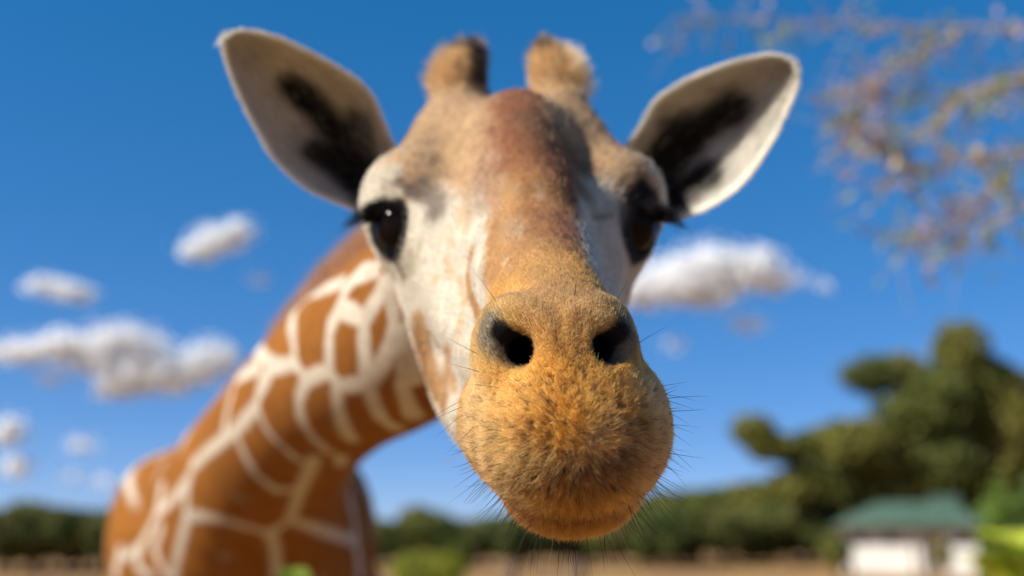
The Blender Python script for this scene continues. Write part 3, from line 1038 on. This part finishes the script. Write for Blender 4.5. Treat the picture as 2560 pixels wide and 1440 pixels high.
# mane: short upright reddish hair along the crest of the neck
def mane():
    st, tint = [], []
    crest = [(985, 600), (930, 622), (880, 640), (820, 668), (770, 695), (720, 735), (680, 775)]
    line = []
    for i in range(len(crest) - 1):
        for t in np.arange(6) / 6:
            line.append((crest[i][0] * (1 - t) + crest[i + 1][0] * t, crest[i][1] * (1 - t) + crest[i + 1][1] * t))
    axis_pts = [np.asarray(p) for p, r in neck[:6]]
    radii = [r for p, r in neck[:6]]
    q = []
    for i in range(5):
        for t in np.arange(24) / 24:
            c = axis_pts[i] * (1 - t) + axis_pts[i + 1] * t
            q.append((c, radii[i] * (1 - t) + radii[i + 1] * t))
    n = 16000
    i = rng.integers(4, len(q), n)
    c = np.array([q[j][0] for j in i]); r = np.array([q[j][1] for j in i])
    tang = np.array([q[min(j + 1, len(q) - 1)][0] - q[max(j - 1, 0)][0] for j in i])
    tang /= np.linalg.norm(tang, axis=1, keepdims=True)
    up = np.array((0, -sp, cp)) * 1.0
    up = up - tang * (tang @ up)[:, None]; up /= np.linalg.norm(up, axis=1, keepdims=True)
    sd = np.cross(tang, up)
    c = c + tang * rng.normal(size=(n, 1)) * .01
    start = c + up * (r * .99)[:, None] + sd * (rng.normal(size=(n, 1)) * .009)
    start += up * .004
    d = up + rng.normal(size=(n, 3)) * .16 + tang * .25
    d /= np.linalg.norm(d, axis=1, keepdims=True)
    L = (.05 + .02 * rng.random(n)) * smooth01(i / len(q), 0.0, .15) * (1 - .7 * smooth01(i / len(q), .75, 1))
    tint = np.array((.20, .062, .018)) * (.6 + .7 * rng.random((n, 1)))
    tapered('mane', start, d, L, tang * .12, np.full(n, .0008), tint, k=4, mat=mat_fur)


mane()

# ------------------------------------------------------------------ plants
def leaf_quads(centers, normals_out, size, rg, stretch=1.6):
    """one bent leaf (two triangles sharing a rib as a quad) at every centre"""
    n = len(centers)
    a = rg.normal(size=(n, 3)); a /= np.linalg.norm(a, axis=1, keepdims=True)
    b = np.cross(a, normals_out + rg.normal(size=(n, 3)) * .7); b /= np.linalg.norm(b, axis=1, keepdims=True) + 1e-9
    sz = size * (.6 + .8 * rg.random((n, 1)))
    q = np.stack([centers - a * sz * stretch * .5, centers + b * sz * .5, centers + a * sz * stretch * .5, centers - b * sz * .5], 1)
    return q.reshape(-1, 3), np.arange(n * 4).reshape(n, 4)


def tinted(name, verts, faces, tint, mat, parent):
    m = mesh_from(name, verts, faces, smooth=False)
    a = m.color_attributes.new('tint', 'FLOAT_COLOR', 'POINT')
    a.data.foreach_set('color', np.concatenate([tint, np.ones((len(tint), 1))], 1).astype(np.float32).ravel())
    return link(name, m, parent, mat)


def tube(paths, seg=6):
    """paths: lists of (point, radius) -> one mesh"""
    v, f = [], []
    for path in paths:
        base = len(v)
        for i, (p, r) in enumerate(path):
            p = np.asarray(p, float)
            q = np.asarray(path[min(i + 1, len(path) - 1)][0], float) - np.asarray(path[max(i - 1, 0)][0], float)
            q /= np.linalg.norm(q) + 1e-9
            x = np.cross(q, (0.31, .9, .2)); x /= np.linalg.norm(x) + 1e-9; y = np.cross(q, x)
            for j in range(seg):
                a = 2 * math.pi * j / seg
                v.append(p + r * (x * math.cos(a) + y * math.sin(a)))
        for i in range(len(path) - 1):
            for j in range(seg):
                f.append((base + i * seg + j, base + i * seg + (j + 1) % seg, base + (i + 1) * seg + (j + 1) % seg, base + (i + 1) * seg + j))
    return np.array(v), np.array(f)


mat_leaf = material('foliage', attr='tint', rough=.6, spec=.25, transl=.3)
mat_bark = material('bark', (.12, .085, .06), rough=.9, spec=.1, noise=(9.0, (.22, .17, .13), .4, .7), bump=(30, .8))


def crown(lobes, per_area, size, colors, rg):
    """lobes: (centre, (rx, ry, rz)); leaves through the volume, denser towards the outside"""
    C, N, T = [], [], []
    for c, r in lobes:
        n = int(per_area * (r[0] * r[2] + r[0] * r[1] + r[1] * r[2]))
        d = rg.normal(size=(n, 3)); d /= np.linalg.norm(d, axis=1, keepdims=True)
        rad = rg.random((n, 1)) ** .38 * (1 + .38 * (vnoise(d * 2 + np.asarray(c), 1.6, 3)[:, None] - .5) * 2)
        C.append(np.asarray(c) + d * rad * np.asarray(r)); N.append(d)
        tone = colors[rg.integers(0, len(colors))]
        T.append(np.asarray(tone) * (.65 + .7 * rg.random((n, 1))))
    C, N, T = np.concatenate(C), np.concatenate(N), np.concatenate(T)
    v, f = leaf_quads(C, N, size, rg)
    return v, f, np.repeat(T, 4, 0)


def grow(name, loc, lobes, trunk_paths, per_area, size, colors, seed, label, cat, group=None):
    rg = np.random.default_rng(seed)
    o = empty(name, loc)
    v, f, t = crown(lobes, per_area, size, colors, rg)
    tinted('crown', v, f, t, mat_leaf, o)
    v, f = tube(trunk_paths)
    link('trunk', mesh_from('trunk', v, f), o, mat_bark)
    return tag(o, label, cat, group)


def copy_thing(o, loc, rz, sc):
    c = o.copy(); COL.objects.link(c)
    c.location = loc; c.rotation_euler = (0, 0, rz); c.scale = sc
    for ch in o.children:
        k = ch.copy(); COL.objects.link(k); k.parent = c
    return c


GREENS = [(.085, .115, .025), (.115, .125, .03), (.06, .085, .02), (.14, .14, .04)]
OLIVE = [(.20, .195, .04), (.14, .16, .035), (.24, .215, .05), (.11, .13, .032)]


def round_lobes(h, w, n, rg):
    out = [((0, 0, h * .62), (w * .33, w * .33, h * .30))]
    for i in range(n):
        a = rg.random() * 6.28; rr = w * (.18 + .22 * rg.random()); z = h * (.32 + .5 * rg.random())
        r = w * (.13 + .12 * rg.random())
        out.append(((rr * math.cos(a), rr * math.sin(a), z), (r, r, r * .85)))
    return out


# the belt of bushy trees along the far edge of the field
proto = []
for i in range(4):
    rg = np.random.default_rng(40 + i)
    lb = round_lobes(3.0, 3.4, 14, rg)
    tp = [[((0, 0, -.3), .13), ((.05, 0, .8), .10), ((0, .05, 1.7), .06)]] + [[((.03, 0, .8), .06), (np.asarray(c) * .9, .02)] for c, r in lb[1:6]]
    proto.append((lb, tp))
TL = {0: 'dark green bushy tree in the belt behind the giraffe\'s shoulder',
      1: 'low bushy tree in the belt beyond the field below the muzzle',
      2: 'bushy tree on the wooded slope beside the white hut'}
TG = {0: 'trees behind the shoulder', 1: 'trees below the muzzle', 2: 'trees on the slope'}
belt = []
rt = np.random.default_rng(5)
for x in np.arange(-30, 330, 34): belt.append((0, x + rt.normal() * 6, 49 + rt.random() * 8, 1265 + rt.normal() * 12 + (14 if x > 120 else 0), 1.25))
for x in np.arange(330, 930, 75): belt.append((0, x, 58 + rt.random() * 8, 1295, 1.25))
for x in np.arange(930, 1680, 42): belt.append((1, x + rt.normal() * 8, 60 + rt.random() * 9, 1296 + rt.normal() * 13 - (20 if 1040 < x < 1110 else 0) - (x > 1560) * 14, 1.2))
for x in np.arange(1600, 2120, 46): belt.append((2, x + rt.normal() * 8, 66 + rt.random() * 8, 1290 + rt.normal() * 14 - (x - 1600) * .05, 1.2))
for x in np.arange(1620, 2560, 44): belt.append((2, x + rt.normal() * 8, 78 + rt.random() * 8, 1262 + rt.normal() * 14 - min(x - 1620, 420) * .12, 1.2))
first = {}
for j, (g, px, dist, top, wid) in enumerate(belt):
    dist *= .80 if g else .88
    k = j % 4
    loc = on_ground(px, dist); h = height_at(px, top, dist)
    sc = (h / 3.0 * wid * .9, h / 3.0 * wid * .9, h / 3.0)
    rz = rt.random() * 6.28
    if k not in first:
        lb, tp = proto[k]
        o = grow('bushy_tree', loc, lb, tp, 520, .16, GREENS if k % 2 == 0 else OLIVE[:2] + GREENS[:1], 60 + k, TL[g], 'tree', TG[g])
        o.rotation_euler = (0, 0, rz); o.scale = sc
        first[k] = o
    else:
        o = copy_thing(first[k], loc, rz, sc)
        tag(o, TL[g], 'tree', TG[g])

# wood on the hill: one far mass of crowns
rg = np.random.default_rng(77)
hx = rg.uniform(-20, 150, 420); hy = rg.uniform(140, 230, 420)
hz = hill_z(hx, hy)
keep_ = hz > 0.3
lobes = [((x, y, z + 1.6), (2.4, 2.4, 2.3)) for x, y, z in zip(hx[keep_], hy[keep_], hz[keep_])]
v, f, t = crown(lobes, 9, .8, GREENS + OLIVE[:2], rg)
wood = tinted('hillside_wood', v, f, t, mat_leaf, None)
tag(wood, 'far green wood covering the hill behind the tall tree', 'wood', None, 'stuff')

# the tall tree on the right
TD = 52.0
tree_loc = on_ground(2390, TD)
M = TD / FPX / cp


def tl(px, py, rx, rz, back=0.0, ry=None):
    z = height_at(px, py, TD + back)
    x = (px - 1280.0) / FPX * ((TD + back) * cp + (z - CAM_H) * sp)
    return ((x - tree_loc.x, back, z), (rx * M * 1.12, (ry or rx) * M * 1.12, rz * M * 1.12))


big = [tl(2402, 880, 62, 70, -.3), tl(2440, 960, 80, 70, .6), tl(2340, 985, 85, 60, -.8), tl(2190, 938, 78, 44, .2), tl(2245, 925, 60, 40, .8), tl(2150, 945, 35, 28, 0),
       tl(2500, 970, 55, 60, .2), tl(2290, 1040, 95, 60, -.6), tl(2420, 1060, 95, 80, .8), tl(2520, 1080, 70, 90, -.4), tl(2130, 1110, 95, 62, -.5), tl(2200, 1150, 100, 60, .6),
       tl(2040, 1120, 65, 45, .4), tl(1885, 1080, 52, 42, .0), tl(1935, 1118, 55, 36, .2), tl(1985, 1125, 55, 34, .4), tl(2050, 1165, 70, 50, .4), tl(1985, 1215, 60, 40, .6), tl(2080, 1200, 75, 55, .6), tl(2330, 1150, 110, 70, .2),
       tl(2460, 1180, 110, 70, .8), tl(2240, 1220, 110, 55, 1.2), tl(2550, 1200, 60, 80, .3), tl(2140, 1260, 80, 50, 1.4), tl(2380, 1240, 90, 50, 1.6), tl(2620, 1050, 90, 120, .3), tl(2600, 1180, 90, 90, .3)]
tr = [[((0, 0, -.2), .45), ((.1, 0, 1.5), .38), ((-.05, .1, 3.6), .30), ((.1, 0, 6.0), .2), ((0, 0, 9), .08)]]
for c, r in big:
    c = np.asarray(c); z0 = max(1.2, c[2] * .45)
    tr.append([((0, 0, z0), .10), (c * np.array((.5, .5, .5)) + np.array((0, 0, z0 * .5 + .2)), .07), (c, .025)])
grow('tall_tree', tree_loc, big, tr, 260, .21, OLIVE, 91, 'tall dark olive tree with a ragged lobed crown behind the white hut', 'tree')

# ------------------------------------------------------------------ white hut with green roof
HD = 44.0
h0, h1 = on_ground(2112, HD), on_ground(2448, HD)
hut = empty('hut', ((h0.x + h1.x) / 2, HD, 0))
hw = (h1.x - h0.x) / 2
mat_wall = material('whitewash', (.70, .68, .62), rough=.85, spec=.15, noise=(1.5, (.66, .63, .56), .45, .7))
mat_roof = material('green_metal_roof', (.060, .110, .080), rough=.7, spec=.2, noise=(.8, (.085, .14, .105), .4, .7))
mat_wood = material('weathered_wood', (.20, .13, .085), rough=.9, spec=.1, noise=(4.0, (.12, .08, .055), .4, .7))
mat_glass = material('dark_glass', (.02, .022, .025), rough=.1, spec=.5)


def boxes(name, items, mat, parent):
    v, f = [], []
    for (x0, x1, y0, y1, z0, z1) in items:
        b = len(v)
        v += [(x, y, z) for x in (x0, x1) for y in (y0, y1) for z in (z0, z1)]
        f += [(b, b + 1, b + 3, b + 2), (b + 4, b + 6, b + 7, b + 5), (b, b + 4, b + 5, b + 1), (b + 2, b + 3, b + 7, b + 6), (b, b + 2, b + 6, b + 4), (b + 1, b + 5, b + 7, b + 3)]
    return link(name, mesh_from(name, v, f, smooth=False), parent, mat)


zw = 1.84
hut.rotation_euler.z = -math.atan2(hut.location.x, HD)
d0 = hw * .16                                           # doorway left of the porch
boxes('wall', [(-hw, d0, 0, .2, -.3, zw), (d0 + .9, hw, 0, .2, -.3, zw), (d0, d0 + .9, 0, .2, 1.70, zw), (-hw, -hw + .2, .2, 3.2, -.3, zw), (hw - .2, hw, .2, 3.2, -.3, zw), (-hw, hw, 3.2, 3.4, -.3, zw - .01)], mat_wall, hut)
dr_ = boxes('door', [(d0 + .01, d0 + .89, .12, .17, -.2, 1.695)], material('pale_door_paint', (.46, .41, .32), rough=.7, noise=(3.0, (.38, .33, .25), .4, .7)), hut)
boxes('handle', [(d0 + .75, d0 + .80, .07, .12, .9, 1.0)], mat_glass, dr_)
for wx in (-hw * .75, -hw * .30, hw * .72):
    w_ = boxes('window', [(wx - .32, wx - .27, -.03, -.001, 1.12, 1.66), (wx + .27, wx + .32, -.03, -.001, 1.12, 1.66), (wx - .27, wx + .27, -.03, -.001, 1.12, 1.17), (wx - .27, wx + .27, -.03, -.001, 1.61, 1.66)], mat_wall, hut)
    boxes('pane', [(wx - .27, wx + .27, -.015, -.004, 1.17, 1.61)], mat_glass, w_)
boxes('eaves_board', [(-hw - .4, hw + .4, -.62, -.56, zw - .02, zw + .16)], mat_wood, hut)
for wx in (-hw - .2, 0.0, hw + .2): boxes('porch_post', [(wx - .07, wx + .07, -.55, -.41, -.3, zw)], mat_wood, hut)
rx0, rx1, ry0, ry1, zr0, zr1 = -hw - .5, hw + .5, -.7, 4.1, zw + .12, zw + 1.2
rv = [(rx0, ry0, zr0), (rx1, ry0, zr0), (rx1, ry1, zr0), (rx0, ry1, zr0), (rx0 + 2.0, 2, zr1), (rx1 - 2.0, 2, zr1)]
rm = bpy.data.meshes.new('roof'); rm.from_pydata(rv, [], [(0, 1, 5, 4), (1, 2, 5), (2, 3, 4, 5), (3, 0, 4), (3, 2, 1, 0)])
roof = link('roof', rm, hut, mat_roof)
boxes('roof_lantern', [(hw * .28, hw * .72, 1.5, 2.6, zr1 - .4, zr1 + .25)], mat_roof, roof)
for q in np.linspace(rx0 + 2.0, rx1 - 2.0, 9):
    v, f = tube([[((q, ry0 - .01, zr0 + .02), .03), ((q, 2, zr1 + .02), .03)]], 5)
    link('roof_rib', mesh_from('roof_rib', v, f), roof, mat_roof)
tag(hut, 'low white hut with a green hipped roof under the tall tree', 'hut')

# ------------------------------------------------------------------ posts, bushes and broad leaved plants
for px, lab in ((1275, 'dark wooden post standing beside the yellow green bush'), (1440, 'dark wooden post standing below the chin whiskers')):
    pd = 26.0; b_ = on_ground(px, pd); h = height_at(px, 1398, pd)
    v, f = tube([[((0, 0, -.3), .20), ((.01, 0, h * .5), .195), ((0, .01, h - .05), .19), ((0, .01, h), .15)]], 10)
    post = tag(link('fence_post', mesh_from('fence_post', v, f), None, mat_wood), lab, 'post')
    post.location = b_


def bush(name, px, dist, top_y, half_px, colors, seed, label, size=.07, dens=1500, cat='bush'):
    loc = on_ground(px, dist); h = height_at(px, top_y, dist); w = half_px * 2 * dist / FPX
    rg = np.random.default_rng(seed)
    lb = [((0, 0, h * .55), (w * .36, w * .36, h * .42))]
    for i in range(10):
        a = rg.random() * 6.28; rr = w * .3 * rg.random() ** .5; z = h * (.25 + .6 * rg.random())
        lb.append(((rr * math.cos(a), rr * math.sin(a), z), (w * .2, w * .2, min(w * .2, h * .95 - z))))
    tp = [[((0, 0, -.2), .04), (np.asarray(c) * np.array((.5, .5, .6)), .025), (np.asarray(c), .01)] for c, r in lb[:6]]
    return grow(name, loc, lb, tp, dens, size, colors, seed, label, cat)


for px_, top_, half_, lab_ in ((2085, 1330, 45, 'low olive bush against the side wall of the white hut'), (2350, 1345, 30, 'small straw coloured bush at the door of the white hut')):
    bush('bush', px_, 41.5, top_, half_, OLIVE if px_ < 2200 else [(.30, .26, .10), (.26, .24, .09)], 310 + px_, lab_, .16, 260)
YG = [(.28, .30, .03), (.22, .26, .03), (.33, .33, .045)]
bush('bush', 1065, 24, 1375, 115, YG, 301, 'yellow green bush on the dry field below the jaw')
bush('shrub', 2500, 15, 1196, 78, [(.12, .20, .035), (.16, .24, .04), (.09, .17, .04)], 302, 'rounded bright green shrub at the corner of the white hut', .07, 1600)
bush('shrub', 2590, 13, 1180, 70, [(.12, .20, .035), (.10, .16, .03)], 303, 'leafy green shrub beside the broad leaved yellow green plant', .07, 1500)


def broad_plant(px, dist, top_y, n, spread, colors, seed, label, wid=.09, name='leafy_plant', cat='plant'):
    """a stem with long arching blades"""
    rg = np.random.default_rng(seed)
    loc = on_ground(px, dist); h = height_at(px, top_y, dist)
    o = empty(name, loc)
    v, f = tube([[((0, 0, -.1), .03), ((.01, 0, h * .4), .022), ((0, .01, h * .72), .012)]], 7)
    link('stem', mesh_from('stem', v, f), o, mat_bark)
    for i in range(n):
        a = 6.28 * i / n * 2.4 + rg.random(); z0 = h * (.48 + .46 * i / n); rise = h - z0
        L = spread * (.6 + .6 * rg.random())
        k = 9; s = np.linspace(0, 1, k)
        r_ = L * s; z = z0 + rise * (1.5 * s - .85 * s * s) * (.75 + .35 * rg.random())
        c = np.stack([r_ * math.cos(a), r_ * math.sin(a), z], 1)
        sd = np.array((-math.sin(a), math.cos(a), 0))
        w_ = (wid * (np.sin(np.pi * (s * .92 + .06)) ** .7))[:, None]
        v = np.concatenate([c - sd * w_, c - np.array((0, 0, .3)) * w_, c + sd * w_])
        f = [(j, j + 1, k + j + 1, k + j) for j in range(k - 1)] + [(k + j, k + j + 1, 2 * k + j + 1, 2 * k + j) for j in range(k - 1)]
        tinted('leaf', v, np.array(f), np.tile(np.asarray(colors[i % len(colors)]) * (.8 + .4 * rg.random()), (len(v), 1)), mat_leaf, o)
    return tag(o, label, cat)


broad_plant(2556, 7.0, 1300, 16, .42, [(.42, .48, .03), (.32, .40, .03), (.46, .50, .06)], 5, 'broad leaved yellow green plant in front of the hut corner', .13)
broad_plant(752, 2.05, 1360, 16, .075, [(.22, .27, .03), (.16, .22, .03)], 6, 'slender leafy plant growing in front of the giraffe\'s chest', .034)

# ------------------------------------------------------------------ overhanging tree: its trunk stands beyond the frame, thin blossoming branches reach in
mat_pale_bark = material('pale_bark', (.34, .25, .20), rough=.9, spec=.1, noise=(9.0, (.42, .33, .24), .4, .7))


def blossom_tree():
    rg = np.random.default_rng(23)
    D = 4.6
    def at(px, py, d=D): return np.array(W(px, py, d))
    base = np.array((at(3080, 700)[0], at(3080, 700)[1] + .2, 0.0))
    o = empty('blossom_tree', base)
    rel = lambda p: np.asarray(p) - base
    fork = at(2950, 420)
    link('trunk', mesh_from('trunk', *tube([[((0, 0, -.2), .11), (rel(fork) * np.array((.2, .2, .5)), .085), (rel(fork), .06), (rel(at(2900, 0)), .045), (rel(at(2880, -400)), .02)]], 9)), o, mat_bark)
    limbs = [[(2950, 420, .0), (2750, 385, .0), (2560, 385, -.1), (2420, 400, -.15), (2290, 435, -.2), (2180, 470, -.2)],
             [(2920, 200, .0), (2700, 190, .1), (2520, 215, .2), (2350, 250, .3), (2200, 245, .35), (2080, 225, .4)],
             [(2900, 0, .0), (2650, 60, .2), (2400, 70, .3), (2150, 60, .4), (1900, 50, .5), (1700, 40, .5)],
             [(2560, 385, -.1), (2500, 470, .0), (2400, 540, .1), (2290, 590, .1), (2220, 580, .1)],
             [(2900, 0, .0), (2700, 130, -.3), (2560, 200, -.4), (2440, 230, -.5), (2330, 330, -.5)],
             [(2950, 420, .0), (2760, 480, .2), (2600, 520, .3), (2480, 560, .3), (2370, 640, .3)],
             [(2400, 70, .3), (2280, 150, .3), (2190, 200, .3), (2140, 330, .2)], [(2290, 435, -.2), (2230, 360, -.2), (2140, 300, -.1)],
             [(2950, 420, 0), (3120, 350, .2), (3300, 330, .3), (3480, 380, .3)], [(2900, 0, 0), (3080, -110, -.2), (3260, -120, -.3), (3420, -60, -.3)],
             [(2880, -400, 0), (2740, -500, .2), (2600, -520, .3), (2450, -440, .3)], [(2880, -400, 0), (3000, -520, -.2), (3150, -560, -.2), (3300, -500, -.2)]]
    twigs, leaves = [], []
    for li, L in enumerate(limbs):
        pts = resample(np.array([at(x, y, D + dd) for x, y, dd in L]), 26)
        r0 = .017 if li == 0 else .011
        path = [(rel(p), max(.002, r0 * (1 - .8 * i / 25))) for i, p in enumerate(pts)]
        link('branch', mesh_from('branch', *tube([path], 6)), o, mat_pale_bark)
        for i in range(4, 26):
            for _ in range(3):
                d = rg.normal(size=3) * np.array((.7, .6, .6)) + np.array((-.35, 0, -.25)); d /= np.linalg.norm(d)
                ln = .10 + .20 * rg.random(); b = rg.normal(size=3) * .25
                tw = [(rel(pts[i]) + d * ln * t + b * ln * t * t, .0030 * (1 - .6 * t)) for t in (0, .35, .7, 1)]
                twigs.append(tw)
                for t in rg.random(int(rg.integers(2, 6))) * .9 + .1:
                    leaves.append(rel(pts[i]) + d * ln * t + b * ln * t * t)
    link('twigs', mesh_from('twigs', *tube(twigs, 4)), o, mat_pale_bark)['kind'] = 'stuff'
    for (x, y, n_, sp_) in [(2150, 40, 16, .05), (1955, 100, 8, .035), (2520, 470, 22, .07), (2490, 250, 16, .07), (2110, 225, 8, .04), (2220, 590, 10, .05), (2400, 350, 10, .06), (2300, 470, 8, .05), (2550, 200, 14, .06)]:
        c = rel(at(x, y, D + .1))
        for _ in range(n_): leaves.append(c + rg.normal(size=3) * sp_)
    Lv = np.array(leaves)
    v, f = leaf_quads(Lv, rg.normal(size=Lv.shape), .026, rg, 1.8)
    pick = vnoise(Lv + base, 4.0, 2)
    pal = np.array([(.50, .38, .40), (.46, .32, .31), (.44, .34, .20), (.27, .33, .06), (.20, .27, .05)])
    ix = np.clip((pick * 9 - 2 + rg.normal(size=len(Lv)) * 1.1), 0, 4.99).astype(int)
    ix[-112:] = np.where(rg.random(112) < .75, 3, 2)
    tinted('leaves', v, f, np.repeat(pal[ix] * (.8 + .5 * rg.random((len(Lv), 1))), 4, 0), mat_leaf, o)['kind'] = 'stuff'
    tag(o, 'thin twigs with pinkish dry leaves and green tufts hanging beside the ear', 'tree')


blossom_tree()

# ------------------------------------------------------------------ fair weather clouds: heaps of small puffs far behind everything
mat_cloud = material('cloud', (.99, .99, .99), rough=1.0, spec=0.0, transl=.25)
_b = mat_cloud.node_tree.nodes['Principled BSDF']          # light wanders through the vapour
_b.inputs['Subsurface Weight'].default_value = 1.0
_b.inputs['Subsurface Radius'].default_value = (1, 1, 1)
_b.inputs['Subsurface Scale'].default_value = 30.0
g_ = (1 + 5 ** .5) / 2
ico_v = np.array([(-1, g_, 0), (1, g_, 0), (-1, -g_, 0), (1, -g_, 0), (0, -1, g_), (0, 1, g_), (0, -1, -g_), (0, 1, -g_), (g_, 0, -1), (g_, 0, 1), (-g_, 0, -1), (-g_, 0, 1)]) / math.sqrt(1 + g_ * g_)
ico_f = np.array([(0, 11, 5), (0, 5, 1), (0, 1, 7), (0, 7, 10), (0, 10, 11), (1, 5, 9), (5, 11, 4), (11, 10, 2), (10, 7, 6), (7, 1, 8), (3, 9, 4), (3, 4, 2), (3, 2, 6), (3, 6, 8), (3, 8, 9), (4, 9, 5), (2, 4, 11), (6, 2, 10), (8, 6, 7), (9, 8, 1)])
CD = 2600.0


def cloud(label, heaps, seed):
    """heaps: (px, py, half width, half height, fullness) in photo pixels"""
    rg = np.random.default_rng(seed)
    m_px = CD / FPX
    c0 = np.array(W(heaps[0][0], heaps[0][1], CD))
    C, S = [], []
    for x, y, a, b, full in heaps:
        c = np.array(W(x, y, CD)) - c0
        n = int(full * a * b / 12.0) + 6
        d = rg.normal(size=(n, 3)) * .58
        d *= np.minimum(1, 1.35 / (np.linalg.norm(d, axis=1, keepdims=True) + 1e-6))
        d[:, 2] = np.where(d[:, 2] < 0, d[:, 2] * .8, d[:, 2])
        C.append(c + d * np.array((a, a * .8, b)) * m_px)
        S.append((4.5 + (9 if full > .55 else 2.5) * rg.random(n)) * m_px * np.clip(1.25 - .75 * np.linalg.norm(d, axis=1), .3, 2))
    C, S = np.concatenate(C), np.concatenate(S)
    v = (C[:, None] + ico_v[None] * S[:, None, None] * rg.uniform(.75, 1.25, size=(len(C), 12, 1))).reshape(-1, 3)
    f = (ico_f[None] + 12 * np.arange(len(C))[:, None, None]).reshape(-1, 3)
    o = empty('cloud', c0)
    link('puffs', mesh_from('puffs', v, f), o, mat_cloud)['kind'] = 'stuff'
    tag(o, label, 'cloud', None)
    return o


cloud('small bright white cloud below the tip of the shaded ear', [(500, 625, 58, 26, 1.1), (550, 600, 62, 34, 1.3), (595, 578, 42, 30, 1.0)], 1)
cloud('faint thin wisp of cloud between the bright cloud and the neck', [(650, 700, 40, 24, .28)], 2)
cloud('small flat white cloud above the long cloud bank', [(110, 715, 50, 24, .9), (170, 730, 60, 24, .9), (205, 740, 30, 20, .8)], 3)
cloud('long lumpy white cloud bank meeting the neck', [(60, 880, 110, 32, 1.0), (180, 865, 90, 38, 1.1), (300, 850, 90, 44, 1.2), (370, 880, 50, 44, 1.0), (130, 945, 50, 28, .5), (235, 905, 80, 36, .9), (380, 905, 80, 46, 1.1), (330, 945, 95, 46, 1.2), (430, 940, 95, 50, 1.2), (510, 905, 62, 52, 1.2), (560, 900, 40, 40, 1.0), (290, 975, 60, 26, .9)], 4)
cloud('small round white puff of cloud, upper of two', [(30, 1075, 40, 36, .75), (10, 1090, 40, 30, .7)], 5)
cloud('small soft white puff of cloud, lower of two', [(40, 1165, 42, 30, .6)], 6)
cloud('small pale oval cloud beside the two puffs', [(210, 1112, 52, 26, .5)], 7)
cloud('faint pale streak of cloud low over the dark trees', [(190, 1195, 50, 22, .28), (260, 1205, 45, 22, .25)], 8)
cloud('large white cumulus cloud behind the cheek', [(1600, 735, 70, 44, 1.0), (1680, 700, 90, 62, 1.1), (1780, 670, 90, 62, 1.2), (1870, 680, 90, 52, 1.2), (1940, 700, 60, 36, 1.1), (1760, 735, 110, 36, .8), (1910, 640, 40, 26, .8)], 9)
cloud('tiny faint wisp at the end of the large cloud', [(2060, 712, 34, 24, .25)], 10)
cloud('faint patch of cloud hanging below the large cloud', [(1870, 812, 62, 32, .42), (1840, 800, 30, 20, .3)], 11)
cloud('faint small wisp of cloud close beside the muzzle', [(1680, 858, 42, 26, .3)], 12)
